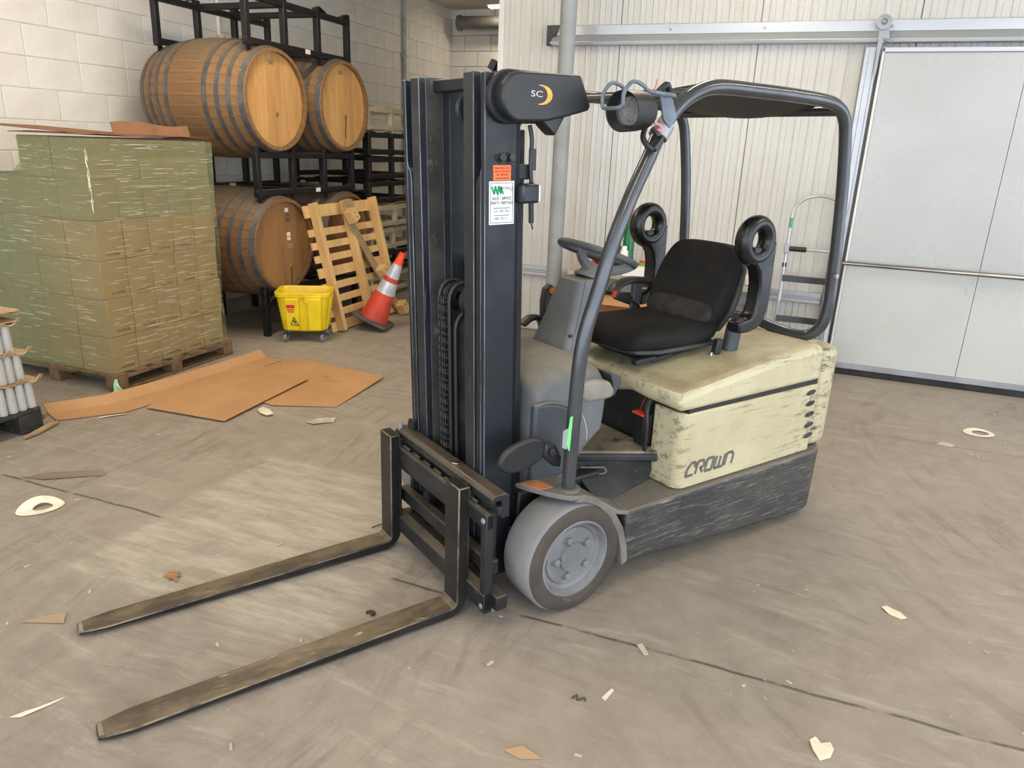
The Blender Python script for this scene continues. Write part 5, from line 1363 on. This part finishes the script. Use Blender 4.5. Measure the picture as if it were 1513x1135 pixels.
# ================================================================== FLOOR LITTER
BOARD = M('cardboard', srgb(184,140,96), srgb(172,129,87), 2.5, .35, .7, rough=.8, c3=srgb(150,106,66), s3=5, t3=(.62,.78))
def flat(pts, name, mat, label, cat, z=.002, th=.004, lift=None, group=None):
    n = len(pts); b = MB()
    lf = lift or [0]*n
    vs = [(x, y, z+l) for (x, y), l in zip(pts, lf)]+[(x, y, z+th+l) for (x, y), l in zip(pts, lf)]
    b._add(vs, [tuple(range(n)), tuple(range(2*n-1, n-1, -1))]+[(i, (i+1) % n, n+(i+1) % n, n+i) for i in range(n)])
    return tag(b.build(name, mat, None, smooth=0), label, cat, group)
flat([(-3.85,3.27),(-3.20,3.36),(-3.19,4.30),(-3.85,4.44)] if False else [(-3.80,3.33),(-3.19,3.365),(-3.235,4.29),(-3.905,4.42)], 'cardboard_sheet', BOARD, 'large flat brown cardboard sheet on the floor, topmost of three', 'cardboard', .012, lift=[0,0,.012,.01])
flat([(-3.36,3.80),(-3.13,3.745),(-2.74,3.92),(-2.79,4.62),(-3.66,4.74),(-3.80,4.45)], 'cardboard_sheet', BOARD, 'brown cardboard sheet tucked under the flat one beside the forks', 'cardboard', .003, lift=[0,.004,.0,.012,.004,0])
# long folded strip in front of the carton pallet
b = MB(); A = [Vector((-4.24,2.985,.004)), Vector((-4.06,3.28,.004)), Vector((-3.98,3.72,.006)), Vector((-3.93,4.20,.008)), Vector((-3.90,4.62,.015))]
Bv = [Vector((-4.10,2.93,.004)), Vector((-3.86,3.22,.004)), Vector((-3.78,3.66,.006)), Vector((-3.74,4.20,.008)), Vector((-3.74,4.62,.010))]
F = [a+Vector((-.055,.01,.055)) for a in A]
rings = [[f, a, c, c+Vector((0,0,.005)), a+Vector((0.004,0,.005)), f+Vector((.004,0,.003))] for f, a, c in zip(F, A, Bv)]
b.rings(rings); tag(b.build('cardboard_strip', BOARD, None, smooth=0), 'long folded cardboard strip lying beside the carton pallet', 'cardboard')
SCRAP = M('white_paper', srgb(236,228,206), srgb(222,212,188), 10, rough=.7)
GREYP = M('dirty_paper', srgb(196,186,168), srgb(170,158,140), 12, rough=.8)
# curled paper oval with a hole
def ring_paper(c, rx, ry, ri, ang, name, label, mat, curl=.03):
    b = MB(); n = 28; vo = []; vi = []
    ca, sa = math.cos(ang), math.sin(ang)
    for k in range(n):
        a = 2*PI*k/n; x, y = rx*math.cos(a), ry*math.sin(a); x2, y2 = rx*ri*math.cos(a)+rx*.1, ry*ri*math.sin(a)
        vo.append((c[0]+x*ca-y*sa, c[1]+x*sa+y*ca, .004+curl*max(0, math.sin(a))**2)); vi.append((c[0]+x2*ca-y2*sa, c[1]+x2*sa+y2*ca, .004+curl*.4*max(0, math.sin(a))**2))
    vs = vo+vi+[(x,y,z+.0015) for x,y,z in vo]+[(x,y,z+.0015) for x,y,z in vi]; fs = []
    for k in range(n):
        j = (k+1) % n; fs += [(k,j,n+j,n+k),(2*n+k,3*n+k,3*n+j,2*n+j),(k,2*n+k,2*n+j,j),(n+k,n+j,3*n+j,3*n+k)]
    b._add(vs, fs); return tag(b.build(name, mat, None, smooth=60), label, 'paper')
ring_paper((-3.16,2.11), .10, .062, .42, math.radians(60), 'paper_scrap', 'curled cream paper oval with a hole on the left floor', SCRAP, .035)
ring_paper((1.32,5.46), .10, .07, .55, math.radians(20), 'paper_scrap', 'white paper ring on the floor before the sliding door', SCRAP, .01)
def scrap(px, label, mat=SCRAP, name='paper_scrap', th=.0015, z=.002, cat='paper', lift=None, group=None):
    return flat(px, name, mat, label, cat, z, th, lift, group)
scrap([(-2.03,1.15),(-2.0,1.165),(-1.965,1.235),(-1.945,1.27),(-1.985,1.215),(-2.01,1.19)], 'thin cream paper sliver near the lower left fork tip', SCRAP, lift=[0,0,.004,.01,.003,0])
scrap([(-2.44,1.48),(-2.29,1.54),(-2.33,1.58),(-2.38,1.545)], 'small brown triangular scrap left of the far fork tip', M('tan_scrap', srgb(160,140,110), rough=.8), lift=[0,.002,.008,.004])
scrap([(.258,2.055),(.275,2.075),(.292,2.06),(.318,2.07),(.328,2.045),(.318,2.01),(.288,1.985),(.268,2.02)], 'white heart shaped paper scrap on the near right floor', SCRAP, lift=[.004,.006,0,.005,.004,0,0,.002])
scrap([(.528,2.935),(.548,2.955),(.60,2.93),(.618,2.895),(.598,2.885),(.556,2.90)], 'white crumpled paper scrap on the right floor behind the joint', SCRAP, lift=[.006,.004,.002,.004,0,0])
scrap([(-.385,1.975),(-.365,2.03),(-.355,2.025),(-.37,1.965)], 'tiny pale paper sliver near the middle of the near floor', SCRAP)
scrap([(-.60,1.64),(-.55,1.675),(-.48,1.655),(-.54,1.628)], 'flat tan cardboard scrap at the bottom edge of the floor', M('tan_board_scrap', srgb(178,146,112), rough=.8), lift=[0,.004,0,0])
scrap([(1.02,5.10),(1.06,5.155),(1.13,5.12),(1.10,5.08)], 'grey white paper scrap on the floor before the door', GREYP, lift=[0,.006,.004,0])
scrap([(-3.03,3.565),(-3.0,3.60),(-3.10,3.68),(-3.17,3.70),(-3.16,3.64),(-3.10,3.585)], 'crumpled white paper beside the flat cardboard sheet', SCRAP, lift=[.01,.014,.004,0,.006,.012])
scrap([(-3.92,3.06),(-3.90,3.09),(-3.82,3.20),(-3.84,3.215),(-3.93,3.10)], 'white printed scrap beside the cardboard strip', SCRAP, lift=[0,.006,.006,0,0])
scrap([(-2.76,3.60),(-2.68,3.58),(-2.60,3.68),(-2.62,3.74),(-2.72,3.68)], 'clear crumpled plastic scrap on the floor left of the forks', GREYP, lift=[0,.008,0,.008,.004])
scrap([(-3.55,2.30),(-3.42,2.33),(-3.20,2.50),(-3.24,2.52),(-3.46,2.40)], 'grey brown paper sheet lying along the floor joint at the left', M('grey_brown_paper', srgb(126,112,92), rough=.8), lift=[0,.004,.0,.012,.006])
scrap([(-.335,2.29),(-.30,2.245),(-.285,2.255),(-.318,2.305)], 'small grey splinter beside the floor joint', GREYP, 'wood_splinter', .004, cat='splinter')
DKP = M('dark_debris', srgb(74,64,54), rough=.8)
b = MB(); b.tube(smooth_path([(-.475,1.93,.004),(-.46,1.945,.010),(-.455,1.93,.004),(-.435,1.945,.008),(-.43,1.935,.004)],4), .003, 6); tag(b.build('twig', DKP), 'small dark curled twig on the near floor', 'twig')
b = MB(); b.tube(smooth_path([(-1.66,2.62,.004),(-1.62,2.66,.012),(-1.58,2.66,.006),(-1.53,2.73,.010)],4), .003, 6); tag(b.build('twig', DKP), 'thin dark twig on the pale floor patch', 'twig')
b = MB(); b.tube(smooth_path([(-1.33,2.045,.007),(-1.315,2.06,.007),(-1.30,2.055,.007),(-1.305,2.04,.006)],4), .006, 8); tag(b.build('rubber_bit', DKP), 'small dark rubber bit on the floor between the forks', 'debris')
# oak leaf
LEAFM = M('dry_leaf', srgb(164,122,84), srgb(140,100,66), 30, rough=.7)
lobe = [(0,.055),(.010,.040),(.026,.044),(.016,.024),(.038,.020),(.018,.004),(.030,-.014),(.010,-.016),(.004,-.045),(-.004,-.045),(-.010,-.016),(-.030,-.012),(-.018,.006),(-.038,.022),(-.016,.026),(-.026,.042),(-.010,.040)]
lp_ = [(-2.165+(x*math.cos(1.1)-y*math.sin(1.1))*.95, 1.93+(x*math.sin(1.1)+y*math.cos(1.1))*.95) for x, y in lobe]
flat(lp_, 'oak_leaf', LEAFM, 'brown dry oak leaf beside the far fork', 'leaf', .003, .001, lift=[.005*(k % 3) for k in range(len(lp_))])
# wooden stick by the black pallet
b = MB(); b.tube([(-3.99,2.64,.012),(-4.00,2.72,.016),(-4.03,2.83,.018),(-4.05,2.90,.014)], [.009,.016,.016,.010], 8); tag(b.build('wood_stick', PINE2), 'split wooden stick on the floor beside the black plastic pallet', 'stick')
b = MB(); b.box(-.03,.03,-.02,.02,0,.03); o = b.build('wood_chip', PINE2, None, .003); o.location = (-4.235,2.93,.0); o.rotation_euler = (0,0,.6); tag(o, 'small wood chip by the end of the cardboard strip', 'chip')
# small crumbs strewn over the floor
b = MB()
for k in range(170):
    x = random.uniform(-4.5,1.8); y = random.uniform(1.2,6.0); s_ = random.uniform(.003,.009)
    if abs(x+1.4) < 1.3 and 2.6 < y < 4.4: continue
    a = random.uniform(0,PI); R_ = Matrix.Rotation(a,3,'Z')
    b.cbox((x,y,s_*.4), (s_*random.uniform(1,3.5), s_, s_*.6), R_)
tag(b.build('floor_crumbs', GREYP, None, smooth=0), 'tiny crumbs and splinters scattered over the concrete', 'debris', None, 'stuff')

# ================================================================== WORKBENCH AND HAND TRUCK BEHIND THE FORKLIFT
BTOP = M('bench_top', srgb(176,164,140), srgb(158,146,122), 5, rough=.6, stretch=(.5,4,1))
BFR = M('bench_frame_grey', srgb(112,114,116), srgb(98,100,102), 5, rough=.5, metal=.2)
wbn = thing('workbench', 'long grey workbench against the ribbed wall behind the forklift', 'bench', (0,0,0))
bx0, bx1, by0, by1 = -1.80, -.26, 5.98, 6.60
b = MB(); b.box(bx0,bx1,by0,by1,.705,.745); b.build('bench_top', BTOP, wbn, .004)
b = MB(); b.box(bx0+.04,bx1-.04,by0+.02,by0+.05,.60,.705); b.build('apron', BFR, wbn, .003)
for x in (bx0+.06,bx1-.06):
    for y in (by0+.06,by1-.06):
        b = MB(); b.box(x-.025,x+.025,y-.025,y+.025,.001,.705); b.build('leg', BFR, wbn, .003)
b = MB(); b.box(bx0+.06,bx1-.06,by0+.05,by1-.05,.16,.19); b.build('lower_shelf', BTOP, wbn, .003)
def item(o, label, cat, loc, rz=0, group=None):
    o.location = loc; o.rotation_euler = (0,0,rz); return tag(o, label, cat, group)
BROWNC = M('brown_carton', srgb(150,98,62), srgb(136,88,56), 4, rough=.8)
b = MB(); b.box(-.25,.25,-.2,.2,0,.36)
cb1 = thing('cardboard_box', 'brown cardboard box on the shelf under the workbench', 'box', (-1.28,6.25,.191))
b.build('box_body', BROWNC, cb1, .004)
b = MB(); b._add([(-.25,-.2,.36),(.25,-.2,.36),(.25,-.33,.30),(-.25,-.33,.30),(-.25,-.2,.364),(.25,-.2,.364),(.25,-.33,.304),(-.25,-.33,.304)],[(0,1,2,3),(7,6,5,4),(0,4,5,1),(1,5,6,2),(2,6,7,3),(3,7,4,0)]); b.build('box_flap', BOARD, cb1)
cb2 = thing('cardboard_box', 'smaller brown cardboard box at the right of the bench shelf', 'box', (-.66,6.25,.191))
b = MB(); b.box(-.22,.22,-.18,.18,0,.30); b.build('box_body', BROWNC, cb2, .004)
b = MB(); b.box(-.22,.22,-.03,.03,.30,.302); b.build('tape', BOARD, cb2)
# bench top: green ribbed bottle, spray cans, tins, papers, red roll
GRN = M('green_plastic', srgb(24,128,72), srgb(16,104,58), 10, rough=.25)
GRN.node_tree.nodes['Principled BSDF'].inputs['Transmission Weight'].default_value = .3
gb = thing('green_bottle', 'tall ribbed green plastic bottle with red cap on the workbench', 'bottle', (-1.345,6.22,.745))
pr = [(.001,0),(.05,0),(.055,.02)]
for k in range(9): pr += [(.056-.0008*k,.04+.036*k),(.050-.0008*k,.055+.036*k)]
pr += [(.040,.39),(.018,.45),(.016,.47),(.001,.47)]
b = MB(); b.lathe(pr, n=28, closed=False); b.build('bottle_body', GRN, gb, smooth=40)
b = MB(); b.cyl((0,0,.47),(0,0,.515),.021,18); b.build('cap', M('red_cap', srgb(214,52,48), rough=.4), gb, .003)
def can(x, y, h, r, body, label, cap, group='cans on the workbench'):
    t = thing('spray_can', label, 'can', (x,y,.745), group=group)
    b = MB(); b.lathe([(.001,0),(r,0),(r,h*.86),(r*.75,h*.92),(r*.4,h*.93),(.001,h*.93)], n=22, closed=False); b.build('can_body', body, t, smooth=40)
    b = MB(); b.lathe([(.001,h*.9),(r*.62,h*.9),(r*.60,h*1.06),(r*.5,h*1.08),(.001,h*1.08)], n=20, closed=False); b.build('can_cap', cap, t, smooth=40)
    b = MB(); b.lathe([(r+.0005,h*.25),(r+.001,h*.25),(r+.001,h*.6),(r+.0005,h*.6)], n=22); b.build('can_label', M('can_label', srgb(206,60,52), srgb(228,222,214), 12, .45,.5, rough=.5), t)
    return t
WCAN = M('white_can', srgb(224,224,220), rough=.35); WCAP = M('white_cap', srgb(236,234,228), rough=.4); RCAP = M('can_cap_red', srgb(190,44,40), rough=.4); SCAN = M('silver_can', srgb(150,150,146), srgb(70,70,68), 30, .45,.55, rough=.3, metal=.5)
can(-1.43,6.12,.20,.033,WCAN,'white spray can left of the green bottle on the bench',WCAP)
can(-1.345,6.08,.21,.034,WCAN,'white spray can in front of the green bottle on the bench',WCAP)
can(-1.20,6.16,.10,.04,M('green_can', srgb(120,160,50), rough=.4),'short green tin behind the red cloth on the bench',RCAP)
can(-.93,6.10,.22,.033,WCAN,'white spray can behind the far hip restraint of the seat',WCAP)
can(-.80,6.05,.24,.045,SCAN,'silver and black spray can beside the rear guard leg',M('black_cap', srgb(40,40,40), rough=.4))
b = MB(); b.lathe([(.018,-.03),(.075,-.03),(.08,-.02),(.08,.02),(.075,.03),(.018,.03)], (0,0,.08), (.3,1,0), 26)
rr_ = thing('red_reel', 'red and black strap reel behind the steering wheel on the bench', 'reel', (-1.60,6.30,.745)); b.build('reel', M('red_reel_plastic', srgb(206,50,48), rough=.4), rr_, .003)
b = MB(); b.lathe([(.012,-.034),(.05,-.034),(.05,.034),(.012,.034)], (0,0,.08), (.3,1,0), 20); b.build('reel_core', BLKPL, rr_)
b = MB(); b.prism([(-.08,-.05),(.06,-.06),(.09,.02),(.02,.06),(-.07,.04)], 'z', 0, .05); item(b.build('red_cloth', M('red_cloth', srgb(186,40,50), srgb(150,30,40), 20, rough=.9), None, .02, 3), 'crumpled red cloth on the workbench', 'cloth', (-1.27,6.10,.746))
WPAP = M('white_sheet_paper', srgb(232,230,222), rough=.6)
for i, (x, y, rz, sx, sy, h, lab) in enumerate(((-1.22,6.02,.2,.22,.15,.07,'white paper carton on the workbench front edge'),(-.98,6.10,-.1,.30,.2,.012,'stack of white papers in the middle of the workbench'),(-.60,6.10,.15,.28,.2,.03,'white paper stack at the right half of the workbench'))):
    b = MB(); b.box(-sx/2,sx/2,-sy/2,sy/2,0,h); item(b.build('paper_stack', WPAP, None, .004), lab, 'paper', (x,y,.746), rz)
b = MB(); b.prism([(-.15,-.10),(.12,-.09),(.15,.08),(-.12,.10)], 'z', 0, .01); item(b.build('dark_folder', DKP, None, .002), 'dark folder lying on the workbench behind the steering wheel', 'folder', (-1.50,6.04,.746), .1)
# plastic bag with red print at the bench end
bag = thing('plastic_bag', 'clear plastic bag with red print at the bench end', 'bag', (-.30,6.10,.746))
b = MB(); b.rings([[( -.05,-.05,0),(.07,-.05,0),(.07,.05,0),(-.05,.05,0)],[( -.06,-.06,.07),(.08,-.05,.07),(.08,.05,.07),(-.06,.06,.07)],[( .0,-.02,.15),(.13,-.015,.17),(.13,.015,.17),(0,.02,.15)]]); b.build('bag_body', M('bag_film', srgb(214,206,196), srgb(190,182,172), 16, rough=.2), bag, .01, 2)
b = MB(); b.lathe([(.001,.0),(.03,0),(.03,.006),(.001,.006)], (.055,-.058,.10), (0,-1,.1), 18); b.build('red_print', RCAP, bag)

# hand truck
ht = thing('hand_truck', 'folding aluminium hand truck with black straps leaning on the ribbed wall', 'hand truck', (-.085,6.30,0), (math.radians(-9),0,0))
HW = .40
for x in (0, HW):
    b = MB(); b.box(x-.016,x+.016,-.016,.016,.12,.88); b.build('lower_rail', ALU_D, ht, .004)
    b = MB(); b.cyl((x,-.006,.60),(x,-.006,1.30),.012,14); b.build('upper_rail', ALU, ht)
    b = MB(); b.box(x-.02,x+.02,-.024,.024,.99,1.07); b.build('joint_sleeve', ALU_D, ht, .005)
    b = MB(); b.lathe([(.012,-.03),(.075,-.03),(.085,-.02),(.085,.02),(.075,.03),(.012,.03)], (x+(-.06 if x == 0 else .06),.05,.088), (1,0,0), 24); b.build('wheel', BLKPL, ht)
    b = MB(); b.cyl((x,0,.88),(x,0,.915),.018,12); b.build('rail_cap', BLKPL, ht, .003)
b = MB(); b.tube([(HW/2-HW/2*math.cos(PI*i/16),-.006,1.30+.16*math.sin(PI*i/16)) for i in range(17)], .012, 12); b.build('top_loop', ALU, ht)
b = MB(); b.cyl((0,-.01,1.03),(HW,-.01,1.03),.011,12); cbar = b.build('cross_bar', ALU, ht)
b = MB(); b.cyl((.02,-.01,1.03),(.15,-.01,1.03),.021,14); b.build('grip', BLKPL, cbar, .004)
for z in (.46,.79):
    b = MB(); rings = []
    for i in range(11):
        t_ = i/10; x = HW*t_; yb = -.018+.045*math.sin(PI*t_)
        rings.append([(x,yb,z-.026),(x,yb-.008,z-.026),(x,yb-.008,z+.026),(x,yb,z+.026)])
    b.rings(rings); b.build('curved_strap', BLKPL, ht, .002)
b = MB(); b.box(-.02,HW+.02,-.20,.01,.105,.12); b.build('toe_plate', ALU_D, ht, .003)
b = MB(); b.lathe([(.0125,-.04),(.0132,-.04),(.0132,.04),(.0125,.04)], (0,-.006,1.235), (0,0,1), 14); o = b.build('green_sticker', M('teal_sticker', srgb(60,160,120), rough=.5), ht); o['label'] = 'green sticker on the rail'

# small black flood lamp at the corner of the cold room
fl = thing('flood_lamp', 'small black flood lamp on the corner of the cold room wall', 'lamp', (COLD_X0-.002, 6.80, 2.40))
b = MB(); b.box(-.05,0,-.03,.03,-.02,.02); b.build('lamp_bracket', BLKPL, fl, .004)
b = MB(); b.cbox((-.085,0,.035),(.07,.10,.09), Matrix.Rotation(.5,3,'Y')); b.build('lamp_head', BLKPL, fl, .008)
b = MB(); b.cbox((-.07,0,-.035),(.05,.07,.05), Matrix.Rotation(-.4,3,'Y')); b.build('lamp_sensor', BLKPL, fl, .006)
